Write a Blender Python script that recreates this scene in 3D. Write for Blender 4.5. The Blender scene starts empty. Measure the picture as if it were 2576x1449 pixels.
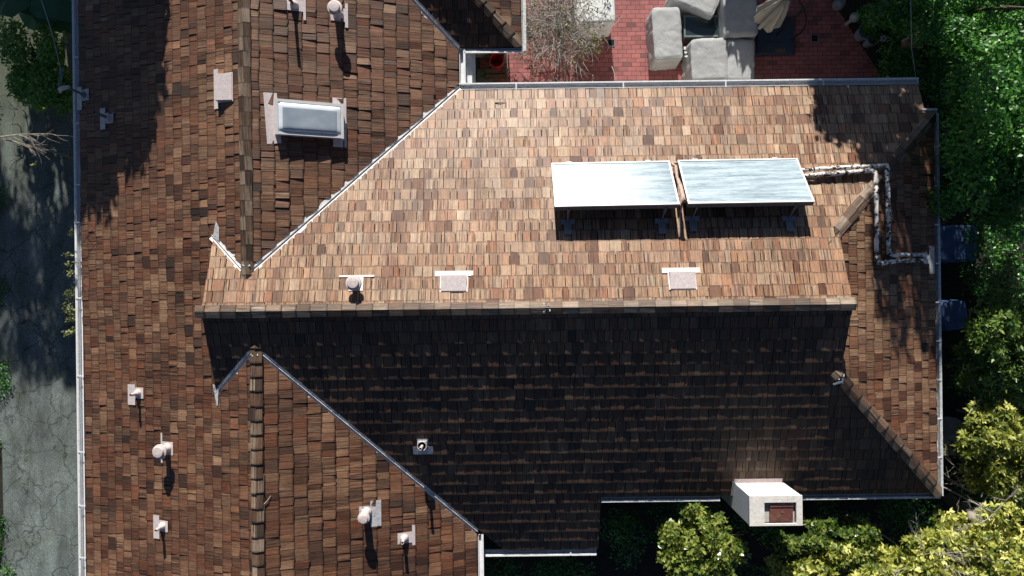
import bpy, math, random
import numpy as np
from mathutils import Vector, Matrix, noise

random.seed(11)
rng = np.random.default_rng(11)
C = bpy.context.scene
COL = C.collection
R = math.radians

# ------------------------------------------------------------------ camera geometry
F = 1839.0            # focal length in units of the 2576 px wide survey of the photograph
HC = 18.1             # height of the drone
TH = R(0.7)           # the house is turned a little in the frame
cT, sT = math.cos(TH), math.sin(TH)


def at(px, py, z):
    """world point at height z seen at survey pixel (px, py)"""
    dx, dy = px - 1288.0, py - 724.5
    k = (HC - z) / F
    return Vector(((dx * cT - dy * sT) * k, (-dx * sT - dy * cT) * k, z))


# ------------------------------------------------------------------ roof planes  z = a + b U + c V
m = 5 / 12
VR, ZR = -0.37, 4.62
UL, ZL, US = -4.985, 4.335, -4.84
PN = (ZR + m * VR, 0, -m)
PS = (ZR - m * VR, 0, m)
PW = (ZL - m * UL, m, 0)
PWs = (ZL - m * US, m, 0)
PE = (ZL + m * UL, -m, 0)
PEs = (4.325 + m * US, -m, 0)
PH = (3.0 + m * 8.78, -m, 0)
PAS = (2.70 - 5.065 * m, 0, m)
PAE = (2.70 + m * .268, -m, 0)


def lin(P):
    return lambda u, v: P[0] + P[1] * u + P[2] * v


def fW(u, v):
    t = min(1, max(0, (0.5 - v) / 2.0))
    t = t * t * (3 - 2 * t)
    return (1 - t) * (PW[0] + m * u) + t * (PWs[0] + m * u)


fN, fS, fE, fEs, fH, fAS, fAE = [lin(P) for P in (PN, PS, PE, PEs, PH, PAS, PAE)]


def on(px, py, f, lift=0.0):
    z = 3.4
    for _ in range(30):
        p = at(px, py, z)
        z = f(p.x, p.y) + lift
    return at(px, py, z)


# ------------------------------------------------------------------ mesh builder
class MB:
    def __init__(s):
        s.v, s.f, s.mi, s.g, s.t = [], [], [], [], []
        s.tone = (.5, .5, .5)

    def add(s, vs, fs, mi=0, grain=None, tone=None):
        o = len(s.v)
        t = tone or s.tone
        for i, p in enumerate(vs):
            s.v.append((p[0], p[1], p[2]))
            s.g.append(grain[i] if grain else (p[0], p[1], p[2]))
            s.t.append((t[0], t[1], t[2], 1))
        for f in fs:
            s.f.append([o + i for i in f])
            s.mi.append(mi)
        return o

    def box(s, c, size, rot=0.0, mi=0, ax=None, tone=None):
        """box centred at c; ax = 3 axis vectors or z rotation"""
        if ax is None:
            a = Vector((math.cos(rot), math.sin(rot), 0)); b = Vector((-math.sin(rot), math.cos(rot), 0)); n = Vector((0, 0, 1))
        else:
            a, b, n = ax
        c = Vector(c)
        vs = []
        for k in (-1, 1):
            for i, j in ((-1, -1), (1, -1), (1, 1), (-1, 1)):
                vs.append(c + a * (i * size[0] / 2) + b * (j * size[1] / 2) + n * (k * size[2] / 2))
        s.add(vs, [(3, 2, 1, 0), (4, 5, 6, 7), (0, 1, 5, 4), (1, 2, 6, 5), (2, 3, 7, 6), (3, 0, 4, 7)], mi, tone=tone)

    def hexa(s, bot, top, mi=0, tone=None):
        n = len(bot)
        fs = [tuple(reversed(range(n))), tuple(range(n, 2 * n))] + [(i, (i + 1) % n, n + (i + 1) % n, n + i) for i in range(n)]
        s.add(list(bot) + list(top), fs, mi, tone=tone)

    def tube(s, pts, r, n=8, mi=0, caps=True, tone=None):
        pts = [Vector(p) for p in pts]
        rs = r if isinstance(r, (list, tuple)) else [r] * len(pts)
        vs, fs = [], []
        prev = None
        for i, p in enumerate(pts):
            d = (pts[min(i + 1, len(pts) - 1)] - pts[max(i - 1, 0)])
            d = d.normalized() if d.length > 1e-9 else Vector((0, 0, 1))
            if prev is None:
                ref = Vector((0, 0, 1)) if abs(d.z) < .9 else Vector((1, 0, 0))
                a = d.cross(ref).normalized()
            else:
                a = (prev - d * prev.dot(d)).normalized()
            prev = a
            b = d.cross(a)
            for k in range(n):
                q = 2 * math.pi * k / n
                vs.append(p + (a * math.cos(q) + b * math.sin(q)) * rs[i])
        for i in range(len(pts) - 1):
            for k in range(n):
                k2 = (k + 1) % n
                fs.append((i * n + k, i * n + k2, (i + 1) * n + k2, (i + 1) * n + k))
        if caps:
            fs.append(tuple(reversed(range(n))))
            fs.append(tuple((len(pts) - 1) * n + k for k in range(n)))
        s.add(vs, fs, mi, tone=tone)

    def lathe(s, c, prof, n=24, mi=0, axis=None, tone=None):
        """profile [(radius, height)] round the vertical (or axis) through c"""
        c = Vector(c)
        z = Vector(axis).normalized() if axis is not None else Vector((0, 0, 1))
        a = z.cross(Vector((0, 1, 0))).normalized()
        b = z.cross(a)
        vs, fs = [], []
        for r, h in prof:
            for k in range(n):
                q = 2 * math.pi * k / n
                vs.append(c + (a * math.cos(q) + b * math.sin(q)) * r + z * h)
        for i in range(len(prof) - 1):
            for k in range(n):
                k2 = (k + 1) % n
                fs.append((i * n + k, i * n + k2, (i + 1) * n + k2, (i + 1) * n + k))
        if prof[-1][0] > 1e-4:
            fs.append(tuple((len(prof) - 1) * n + k for k in range(n)))
        if prof[0][0] > 1e-4:
            fs.append(tuple(reversed(range(n))))
        s.add(vs, fs, mi, tone=tone)

    def build(s, name, mats, parent=None, smooth=False, label=None, local=None):
        me = bpy.data.meshes.new(name)
        off = Vector((0, 0, 0)) if local is None else Vector(local)
        me.from_pydata([Vector(p) - off for p in s.v], [], s.f)
        for mt in (mats if isinstance(mats, (list, tuple)) else [mats]):
            me.materials.append(mt)
        me.polygons.foreach_set('material_index', s.mi)
        at_ = me.attributes.new('grain', 'FLOAT_VECTOR', 'POINT')
        at_.data.foreach_set('vector', np.array(s.g, dtype=np.float32).ravel())
        at_ = me.attributes.new('tone', 'FLOAT_COLOR', 'POINT')
        at_.data.foreach_set('color', np.array(s.t, dtype=np.float32).ravel())
        if smooth:
            me.polygons.foreach_set('use_smooth', [True] * len(s.f))
        me.update()
        o = bpy.data.objects.new(name, me)
        COL.objects.link(o)
        if parent is not None:
            o.parent = parent
            o.location = off - world_loc(parent)
        else:
            o.location = off
        if label:
            o['label'] = label
        return o


def world_loc(o):
    l = Vector(o.location)
    p = o.parent
    while p is not None:
        l = l + Vector(p.location)
        p = p.parent
    return l


def tag(o, label=None, cat=None, group=None, kind=None):
    if label: o['label'] = label
    if cat: o['category'] = cat
    if group: o['group'] = group
    if kind: o['kind'] = kind
    return o


def thing(name, label, cat, loc=(0, 0, 0), group=None):
    o = bpy.data.objects.new(name, None)
    o.empty_display_size = .2
    COL.objects.link(o)
    o.location = loc
    return tag(o, label, cat, group)


# ------------------------------------------------------------------ materials
def new_mat(name):
    mt = bpy.data.materials.new(name)
    mt.use_nodes = True
    nt = mt.node_tree
    nt.nodes.clear()
    out = nt.nodes.new('ShaderNodeOutputMaterial')
    bs = nt.nodes.new('ShaderNodeBsdfPrincipled')
    nt.links.new(bs.outputs[0], out.inputs[0])
    return mt, nt, bs, out


class NG:
    """small helper for wiring nodes"""
    def __init__(s, nt): s.nt = nt
    def n(s, t, **kw):
        nd = s.nt.nodes.new(t)
        for k, v in kw.items():
            setattr(nd, k, v)
        return nd
    def l(s, a, b): s.nt.links.new(a, b)
    def attr(s, name): return s.n('ShaderNodeAttribute', attribute_name=name)
    def mul(s, vec, xyz):
        nd = s.n('ShaderNodeVectorMath', operation='MULTIPLY'); s.l(vec, nd.inputs[0]); nd.inputs[1].default_value = xyz; return nd.outputs[0]
    def noise(s, vec, scale, detail=3, rough=.5, dist=0):
        nd = s.n('ShaderNodeTexNoise'); nd.inputs['Scale'].default_value = scale; nd.inputs['Detail'].default_value = detail
        nd.inputs['Roughness'].default_value = rough; nd.inputs['Distortion'].default_value = dist
        if vec is not None: s.l(vec, nd.inputs['Vector'])
        return nd.outputs['Fac']
    def ramp(s, fac, stops, interp='LINEAR'):
        nd = s.n('ShaderNodeValToRGB'); cr = nd.color_ramp; cr.interpolation = interp
        while len(cr.elements) > 1: cr.elements.remove(cr.elements[-1])
        for i, (p, c) in enumerate(stops):
            e = cr.elements[0] if i == 0 else cr.elements.new(p)
            e.position = p; e.color = (c[0], c[1], c[2], 1) if isinstance(c, (tuple, list)) else (c, c, c, 1)
        s.l(fac, nd.inputs[0]); return nd.outputs[0]
    def math(s, op, a, b=None, clamp=False):
        nd = s.n('ShaderNodeMath', operation=op); nd.use_clamp = clamp
        for i, x in enumerate((a, b)):
            if x is None: continue
            if isinstance(x, (int, float)): nd.inputs[i].default_value = x
            else: s.l(x, nd.inputs[i])
        return nd.outputs[0]
    def mix(s, fac, a, b, blend='MIX'):
        nd = s.n('ShaderNodeMix', data_type='RGBA', blend_type=blend)
        for sock, x in ((nd.inputs[0], fac), (nd.inputs[6], a), (nd.inputs[7], b)):
            if isinstance(x, (int, float)): sock.default_value = x
            elif isinstance(x, (tuple, list)): sock.default_value = (x[0], x[1], x[2], 1)
            else: s.l(x, sock)
        return nd.outputs[2]
    def bump(s, h, strength, dist, bs):
        nd = s.n('ShaderNodeBump'); nd.inputs['Strength'].default_value = strength; nd.inputs['Distance'].default_value = dist
        s.l(h, nd.inputs['Height']); s.l(nd.outputs[0], bs.inputs['Normal'])
    def sep(s, col):
        nd = s.n('ShaderNodeSeparateColor'); s.l(col, nd.inputs[0]); return nd.outputs
    def pos(s): return s.n('ShaderNodeNewGeometry').outputs['Position']


def shake_mat(name, dark, mid, lite, streakc, rough, streak_amt, bumpd=.004, butt=.8):
    mt, nt, bs, out = new_mat(name); g = NG(nt)
    tone = g.sep(g.attr('tone').outputs['Color'])
    gr = g.attr('grain').outputs['Vector']
    base = g.ramp(tone[0], [(0, dark), (.45, mid), (1, lite)])
    red = g.mix(g.math('MULTIPLY', tone[1], .8), base, (mid[0] * 1.02, mid[1] * .66, mid[2] * .5))
    st = g.noise(g.mul(gr, (30, 1.1, 37)), 1, 4, .68)
    stm = g.ramp(st, [(.45, 0.0), (.58, 1.0)])
    fac = g.math('MULTIPLY', g.math('MULTIPLY', stm, tone[2]), streak_amt, True)
    c1 = g.mix(fac, red, streakc)
    fine = g.noise(g.mul(gr, (75, 3, 53)), 1, 3, .65)
    c2 = g.mix(.8, c1, g.ramp(fine, [(.32, .42), (.68, 1.22)]), 'MULTIPLY')
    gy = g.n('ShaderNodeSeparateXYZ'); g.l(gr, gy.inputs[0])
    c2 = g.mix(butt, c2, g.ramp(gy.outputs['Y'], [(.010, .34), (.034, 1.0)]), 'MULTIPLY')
    blot = g.noise(g.pos(), 1.3, 4, .6)
    c3 = g.mix(.55, c2, g.ramp(blot, [(.32, .55), (.62, 1.12)]), 'MULTIPLY')
    run = g.n('ShaderNodeCombineXYZ'); px_ = g.n('ShaderNodeSeparateXYZ'); g.l(g.pos(), px_.inputs[0])
    g.l(g.math('MULTIPLY', gy.outputs['X'], 5.5), run.inputs[0]); g.l(g.math('MULTIPLY', px_.outputs['Z'], 1.6), run.inputs[1])
    c3 = g.mix(.5, c3, g.ramp(g.noise(run.outputs[0], 1, 4, .65), [(.34, .5), (.58, 1.12)]), 'MULTIPLY')
    blot2 = g.noise(g.pos(), 16, 3, .6)
    c4 = g.mix(.4, c3, g.ramp(blot2, [(.3, .55), (.6, 1.08)]), 'MULTIPLY')
    g.l(c4, bs.inputs['Base Color'])
    bs.inputs['Roughness'].default_value = rough
    bs.inputs['Specular IOR Level'].default_value = .5
    g.bump(st, .9, bumpd, bs)
    return mt


M = {}
M['cedar'] = shake_mat('weathered_cedar', (.026, .017, .012), (.205, .101, .055), (.42, .255, .148), (.034, .016, .009), .6, .8, .008)
M['cedar_shade'] = shake_mat('shaded_cedar', (.024, .018, .014), (.125, .074, .045), (.26, .165, .10), (.03, .02, .015), .7, .7, .006)  # darker cedar copy for slopes turned from the sun, shade put into its colour
M['bleached'] = shake_mat('sunlit_bleached_cedar', (.11, .042, .022), (.40, .25, .15), (.56, .40, .26), (.135, .05, .024), .5, 1.0, .003)  # paler cedar copy: sun glare put into the colour along with bleaching
M['cap'] = shake_mat('cap_cedar', (.06, .04, .026), (.17, .108, .066), (.44, .34, .25), (.04, .026, .017), .55, .9)


def plain(name, col, rough=.5, metal=0.0, var=.25, scale=8, dirt=None, bump=0.0, spec=.5):
    mt, nt, bs, out = new_mat(name); g = NG(nt)
    p = g.pos()
    n1 = g.noise(p, scale, 5, .6)
    c = g.mix(1.0, col, g.ramp(n1, [(.3, 1 - var), (.65, 1 + var * .3)]), 'MULTIPLY')
    if dirt:
        n2 = g.noise(p, scale * 2.3, 4, .65)
        c = g.mix(g.ramp(n2, [(.52, 0.0), (.68, .85)]), c, dirt)
    g.l(c, bs.inputs['Base Color'])
    bs.inputs['Roughness'].default_value = rough
    bs.inputs['Metallic'].default_value = metal
    bs.inputs['Specular IOR Level'].default_value = spec
    if bump: g.bump(n1, .5, bump, bs)
    return mt


M['deck'] = plain('roof_underlay', (.02, .015, .012), .9)
M['gutter'] = plain('white_gutter_paint', (.82, .83, .84), .35, var=.12, dirt=(.6, .6, .58))
M['gutter_old'] = plain('flaking_gutter_paint', (.66, .68, .68), .5, var=.3, scale=14, dirt=(.16, .15, .14))
M['fascia'] = plain('white_trim_paint', (.75, .76, .78), .5, var=.12)
M['valley'] = plain('valley_metal', (.70, .70, .70), .4, var=.15, dirt=(.5, .46, .44))
M['flash'] = plain('pinkish_flashing', (.62, .55, .54), .45, var=.15, scale=14, dirt=(.44, .36, .35))
M['flash_worn'] = plain('worn_flashing', (.50, .50, .52), .4, var=.2, scale=9, dirt=(.20, .15, .16))
M['ventpaint'] = plain('vent_paint', (.62, .54, .52), .5, var=.2, scale=12, dirt=(.45, .37, .34))
M['darkpipe'] = plain('dark_pipe', (.06, .055, .055), .5)
M['hole'] = plain('black_opening', (.005, .005, .005), .9)
M['stucco'] = plain('stucco', (.55, .53, .48), .9, var=.1, scale=30, bump=.01)
M['soffit'] = plain('soffit_board', (.45, .43, .40), .8)
M['galv'] = plain('galvanised_strut', (.22, .24, .27), .5, metal=.3)
M['alu'] = plain('aluminium_frame', (.72, .72, .72), .35, metal=.2, var=.1)
M['bronze'] = plain('dark_casing', (.10, .11, .12), .5, metal=.3)
M['copper'] = plain('tan_pipe_lagging', (.45, .33, .27), .6, dirt=(.08, .06, .05))
def insul_mat():
    mt, nt, bs, out = new_mat('flaking_white_lagging'); g = NG(nt)
    p = g.pos(); n = g.noise(p, 13, 4, .7); n2 = g.noise(p, 3.2, 3, .6)
    f = g.ramp(g.math('ADD', g.math('MULTIPLY', n, .7), g.math('MULTIPLY', n2, .3)), [(.505, 0.0), (.53, 1.0)])
    g.l(g.mix(f, (.74, .70, .66), (.022, .02, .02)), bs.inputs['Base Color']); bs.inputs['Roughness'].default_value = .6
    g.bump(n, .8, .01, bs)
    return mt


M['insul'] = insul_mat()
M['trunk'] = plain('bark', (.10, .078, .055), .9, var=.5, scale=14, bump=.02)
M['paletrunk'] = plain('pale_bark', (.30, .265, .215), .9, var=.45, scale=12, bump=.02)
M['twig'] = plain('grey_twig', (.36, .33, .30), .8)
M['mortar'] = plain('white_mortar', (.74, .71, .66), .85, var=.12, scale=10, dirt=(.50, .43, .36), bump=.01)
M['rust'] = plain('rusty_red_steel', (.15, .055, .045), .5, var=.3, scale=5, dirt=(.20, .13, .06))
M['red'] = plain('red_plastic', (.55, .012, .018), .35, var=.08)
M['wood'] = plain('old_planks', (.15, .10, .06), .8, var=.4, scale=20)
M['navy'] = plain('dark_blue_plastic', (.035, .05, .085), .5, var=.15)
M['black'] = plain('black_metal', (.015, .015, .016), .45)
M['brass'] = plain('dull_bronze', (.13, .10, .05), .5)
def fabric_mat():
    mt, nt, bs, out = new_mat('grey_cover_fabric'); g = NG(nt)
    p = g.pos(); n1 = g.noise(p, 3.5, 5, .6)
    g.l(g.mix(1.0, (.42, .43, .435), g.ramp(n1, [(.3, .78), (.68, 1.08)]), 'MULTIPLY'), bs.inputs['Base Color']); bs.inputs['Roughness'].default_value = .85
    w_ = g.n('ShaderNodeTexNoise'); w_.inputs['Scale'].default_value = 2.2; w_.inputs['Detail'].default_value = 2; g.l(p, w_.inputs['Vector'])
    ad = g.n('ShaderNodeVectorMath', operation='ADD'); g.l(g.mul(p, (3.2, 1.3, 1.5)), ad.inputs[0]); g.l(g.mul(w_.outputs['Color'], (2.2, 2.2, 2.2)), ad.inputs[1])
    n_ = g.noise(ad.outputs[0], 1.6, 3, .55)
    rid = g.math('ABSOLUTE', g.math('SUBTRACT', n_, .5))
    g.bump(g.ramp(rid, [(0, 0.0), (.22, 1.0)]), .2, .02, bs)
    return mt


M['fabric'] = fabric_mat()
M['fabric_plain'] = plain('grey_cover_fabric', (.40, .41, .42), .85, var=.12, scale=7)
M['fabricw'] = plain('white_cover_fabric', (.74, .76, .75), .7, var=.05)
M['canvas'] = plain('beige_canvas', (.27, .26, .23), .9, var=.2)
M['bluetarp'] = plain('blue_tarp', (.05, .10, .24), .6, var=.35, scale=5)
M['stone'] = plain('pale_boulder', (.30, .31, .34), .9, var=.35, scale=9, bump=.03)
M['slab'] = plain('grey_slab', (.16, .20, .20), .85, var=.15)
M['slate'] = plain('dark_slate', (.05, .06, .075), .8, var=.3, scale=4)
M['pot'] = plain('white_glazed_pot', (.20, .23, .28), .4)
M['pinkroof'] = plain('pinkish_wood', (.34, .21, .24), .8, var=.2)
M['ceramic'] = plain('pale_ceramic', (.32, .34, .34), .4)
M['wire'] = plain('service_cable', (.32, .36, .42), .5)
M['soil'] = plain('leaf_litter_soil', (.026, .022, .016), .95, var=.6, scale=7, dirt=(.012, .018, .008), bump=.03)


def brick_mat():
    mt, nt, bs, out = new_mat('red_brick_paving'); g = NG(nt)
    p = g.pos()
    wob = g.n('ShaderNodeVectorMath', operation='ADD'); g.l(p, wob.inputs[0])
    nn = g.n('ShaderNodeTexNoise'); nn.inputs['Scale'].default_value = 3; g.l(p, nn.inputs['Vector'])
    sc = g.n('ShaderNodeVectorMath', operation='SCALE'); g.l(nn.outputs['Color'], sc.inputs[0]); sc.inputs['Scale'].default_value = .02
    g.l(sc.outputs[0], wob.inputs[1])
    b = g.n('ShaderNodeTexBrick'); g.l(wob.outputs[0], b.inputs['Vector'])
    b.inputs['Color1'].default_value = (.44, .148, .142, 1); b.inputs['Color2'].default_value = (.30, .098, .092, 1)
    b.inputs['Mortar'].default_value = (.085, .04, .038, 1)
    b.inputs['Scale'].default_value = 1; b.inputs['Brick Width'].default_value = .225; b.inputs['Row Height'].default_value = .109
    b.inputs['Mortar Size'].default_value = .006; b.inputs['Bias'].default_value = -.1
    # odd grey bricks
    b2 = g.n('ShaderNodeTexBrick'); g.l(wob.outputs[0], b2.inputs['Vector'])
    b2.inputs['Color1'].default_value = (0, 0, 0, 1); b2.inputs['Color2'].default_value = (1, 1, 1, 1); b2.inputs['Mortar'].default_value = (0, 0, 0, 1)
    b2.inputs['Scale'].default_value = 1; b2.inputs['Brick Width'].default_value = .225; b2.inputs['Row Height'].default_value = .109; b2.inputs['Mortar Size'].default_value = .006
    grey = g.ramp(b2.outputs['Color'], [(.93, 0.0), (.95, .6)])
    c = g.mix(grey, b.outputs['Color'], (.13, .075, .07))
    n1 = g.noise(p, 2.2, 5, .65)
    c = g.mix(.7, c, g.ramp(n1, [(.3, .6), (.7, 1.15)]), 'MULTIPLY')
    n2 = g.noise(p, 40, 3, .6)
    c = g.mix(.5, c, g.ramp(n2, [(.3, .75), (.7, 1.1)]), 'MULTIPLY')
    g.l(c, bs.inputs['Base Color']); bs.inputs['Roughness'].default_value = .75
    g.bump(b.outputs['Fac'], -.4, .006, bs)
    return mt


def asphalt_mat():
    mt, nt, bs, out = new_mat('cracked_asphalt'); g = NG(nt)
    p = g.pos()
    sp = g.noise(p, 75, 2, .7)
    base = g.ramp(sp, [(.3, (.06, .078, .074)), (.52, (.155, .188, .177)), (.7, (.32, .36, .34))])
    big = g.noise(p, .9, 5, .6)
    base = g.mix(.8, base, g.ramp(big, [(.3, .5), (.65, 1.22)]), 'MULTIPLY')
    base = g.mix(.75, base, g.ramp(g.noise(g.mul(p, (2.6, .55, 1)), 1, 5, .62), [(.36, .42), (.6, 1.18)]), 'MULTIPLY')
    nn = g.n('ShaderNodeTexNoise'); nn.inputs['Scale'].default_value = 2.5; nn.inputs['Detail'].default_value = 4; g.l(p, nn.inputs['Vector'])
    sc = g.n('ShaderNodeVectorMath', operation='SCALE'); g.l(nn.outputs['Color'], sc.inputs[0]); sc.inputs['Scale'].default_value = .55
    w = g.n('ShaderNodeVectorMath', operation='ADD'); g.l(p, w.inputs[0]); g.l(sc.outputs[0], w.inputs[1])
    def crack(scale, wid):
        v = g.n('ShaderNodeTexVoronoi', feature='DISTANCE_TO_EDGE'); v.inputs['Scale'].default_value = scale; g.l(w.outputs[0], v.inputs['Vector'])
        return g.ramp(v.outputs['Distance'], [(0, 1.0), (wid, 0.0)])
    ck = g.math('MAXIMUM', crack(1.1, .022), g.math('MULTIPLY', crack(3.1, .045), g.ramp(g.noise(p, .6, 3), [(.45, 0.0), (.6, 1.0)])))
    c = g.mix(g.math('MULTIPLY', ck, .8), base, (.02, .022, .02))
    moss = g.math('MULTIPLY', g.ramp(g.noise(p, 1.1, 6, .7), [(.52, 0.0), (.72, 1.0)]), .55)
    xyz = g.n('ShaderNodeSeparateXYZ'); g.l(p, xyz.inputs[0])
    side = g.math('MULTIPLY', g.ramp(g.math('ADD', g.math('MULTIPLY', xyz.outputs['Y'], .12), g.math('MULTIPLY', big, .5)), [(.45, 0.0), (.95, 1.0)]), .7)
    moss = g.math('MAXIMUM', moss, side)
    c = g.mix(moss, c, (.065, .075, .028))
    lit = g.ramp(g.noise(p, 33, 3, .8), [(.69, 0.0), (.74, .7)])
    c = g.mix(lit, c, (.30, .24, .15))
    g.l(c, bs.inputs['Base Color']); bs.inputs['Roughness'].default_value = .9
    g.bump(sp, .5, .006, bs)
    return mt


def leaf_mat(name, dark, mid, lite, rough=.42, trans=.3, spec=.5):
    mt, nt, bs, out = new_mat(name); g = NG(nt)
    t = g.sep(g.attr('tone').outputs['Color'])
    c = g.ramp(t[0], [(0, dark), (.55, mid), (1, lite)])
    g.l(c, bs.inputs['Base Color']); bs.inputs['Roughness'].default_value = rough; bs.inputs['Specular IOR Level'].default_value = spec
    tr = g.n('ShaderNodeBsdfTranslucent')
    g.l(g.mix(1.0, c, (1.0, 1.05, .55), 'MULTIPLY'), tr.inputs[0])
    mx = g.n('ShaderNodeMixShader'); mx.inputs[0].default_value = trans
    g.l(bs.outputs[0], mx.inputs[1]); g.l(tr.outputs[0], mx.inputs[2]); g.l(mx.outputs[0], out.inputs[0])
    return mt


def white_brick_mat():
    mt, nt, bs, out = new_mat('painted_white_brick'); g = NG(nt)
    gr = g.attr('grain').outputs['Vector']
    b = g.n('ShaderNodeTexBrick'); g.l(gr, b.inputs['Vector'])
    b.inputs['Color1'].default_value = (.70, .70, .70, 1); b.inputs['Color2'].default_value = (.62, .63, .64, 1); b.inputs['Mortar'].default_value = (.50, .51, .52, 1)
    b.inputs['Scale'].default_value = 1; b.inputs['Brick Width'].default_value = .21; b.inputs['Row Height'].default_value = .080; b.inputs['Mortar Size'].default_value = .011
    g.l(b.outputs['Color'], bs.inputs['Base Color']); bs.inputs['Roughness'].default_value = .75
    g.bump(b.outputs['Fac'], -1, .012, bs)
    return mt


def collector_glass(name, seed, glare_dust, rr, fade=0.0):
    """streaked collector glass, dust and white sun glare put into the colour: grain = (0..1 across, 0..1 down, seed)"""
    mt, nt, bs, out = new_mat(name); g = NG(nt)
    gr = g.attr('grain').outputs['Vector']
    bands = g.noise(g.mul(gr, (.9, 11, 1)), 1, 4, .6)
    brush = g.noise(g.mul(gr, (7, 34, 1)), 1, 4, .7)
    f = g.math('ADD', g.math('MULTIPLY', bands, .65), g.math('MULTIPLY', brush, .35))
    gx = g.n('ShaderNodeSeparateXYZ'); g.l(gr, gx.inputs[0])
    f = g.math('SUBTRACT', f, g.math('MULTIPLY', g.math('SUBTRACT', gx.outputs['X'], seed + 1.2), fade))  # glare falling off along the glass, put into the colour
    f = g.ramp(f, [(glare_dust - .2, 0.0), (glare_dust + .13, 1.0)])
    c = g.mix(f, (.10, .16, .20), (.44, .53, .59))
    g.l(c, bs.inputs['Base Color'])
    g.l(g.ramp(f, [(0, rr[0]), (1, rr[1])]), bs.inputs['Roughness'])
    bs.inputs['Specular IOR Level'].default_value = rr[2]
    return mt


def dome_mat():
    mt, nt, bs, out = new_mat('frosted_dome'); g = NG(nt)
    n1 = g.noise(g.pos(), 2.5, 4)
    g.l(g.ramp(n1, [(.3, (.24, .29, .35)), (.7, (.38, .43, .48))]), bs.inputs['Base Color'])
    bs.inputs['Roughness'].default_value = .22
    bs.inputs['Coat Weight'].default_value = .6; bs.inputs['Coat Roughness'].default_value = .08
    return mt


def table_glass():
    mt, nt, bs, out = new_mat('smoked_table_glass'); g = NG(nt)
    bs.inputs['Base Color'].default_value = (.03, .045, .05, 1); bs.inputs['Roughness'].default_value = .05
    bs.inputs['Coat Weight'].default_value = 1
    return mt


M['brick'] = brick_mat(); M['asphalt'] = asphalt_mat(); M['whitebrick'] = white_brick_mat()
M['coll1'] = collector_glass('glare_collector_glass', 1, .36, (.32, .35, .62), .2); M['coll2'] = collector_glass('streaked_collector_glass', 7, .54, (.41, .45, .5))
M['dome_edge'] = plain('sunlit_dome_edge', (.66, .71, .75), .25, var=.1); M['dome'] = dome_mat(); M['tglass'] = table_glass()
M['lf_dark'] = leaf_mat('dark_green_leaf', (.014, .042, .013), (.038, .105, .026), (.09, .2, .04))
M['lf_mid'] = leaf_mat('mid_green_leaf', (.016, .07, .015), (.05, .20, .03), (.15, .36, .05))
M['lf_citrus'] = leaf_mat('citrus_leaf', (.04, .13, .026), (.10, .29, .05), (.25, .42, .07))
M['lf_lime'] = leaf_mat('lime_leaf', (.035, .09, .018), (.15, .25, .045), (.36, .44, .12))
M['lf_yellow'] = leaf_mat('yellow_green_leaf', (.07, .125, .025), (.42, .44, .085), (.78, .75, .25))
M['lf_glossy'] = leaf_mat('glossy_green_leaf', (.022, .055, .012), (.11, .17, .028), (.32, .36, .08), rough=.25)
M['lf_pale'] = leaf_mat('pale_olive_leaf', (.06, .08, .03), (.15, .18, .06), (.32, .34, .15))
M['lf_big'] = leaf_mat('broad_leaf', (.03, .10, .045), (.07, .20, .09), (.2, .36, .16))


# ------------------------------------------------------------------ clipping helpers
def clip(poly, hps):
    """clip a (u,v) polygon by half planes a*u+b*v<=c"""
    for a, b, c in hps:
        out = []
        n = len(poly)
        for i in range(n):
            p, q = poly[i], poly[(i + 1) % n]
            dp, dq = a * p[0] + b * p[1] - c, a * q[0] + b * q[1] - c
            if dp <= 0: out.append(p)
            if (dp < 0) != (dq < 0) and abs(dp - dq) > 1e-12:
                t = dp / (dp - dq)
                if 0 < t < 1:
                    out.append((p[0] + (q[0] - p[0]) * t, p[1] + (q[1] - p[1]) * t))
        poly = out
        if len(poly) < 3: return []
    return poly


def area(poly):
    return .5 * sum(poly[i][0] * poly[(i + 1) % len(poly)][1] - poly[(i + 1) % len(poly)][0] * poly[i][1] for i in range(len(poly)))


def above(A, B, gap=0.0):       # plane A over plane B
    n = math.hypot(A[1] - B[1], A[2] - B[2])
    return (-(A[1] - B[1]), -(A[2] - B[2]), A[0] - B[0] - gap * n)


def U_le(x): return (1, 0, x)
def U_ge(x): return (-1, 0, -x)
def V_le(x): return (0, 1, x)
def V_ge(x): return (0, -1, -x)


GAP = .05
BIG = [(-30, -30), (30, -30), (30, 30), (-30, 30)]
VB = 7.6

house = thing('house', 'sprawling one-storey house under brown and tan cedar shake roofs with white gutters', 'house', (0, 0, 0))


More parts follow.
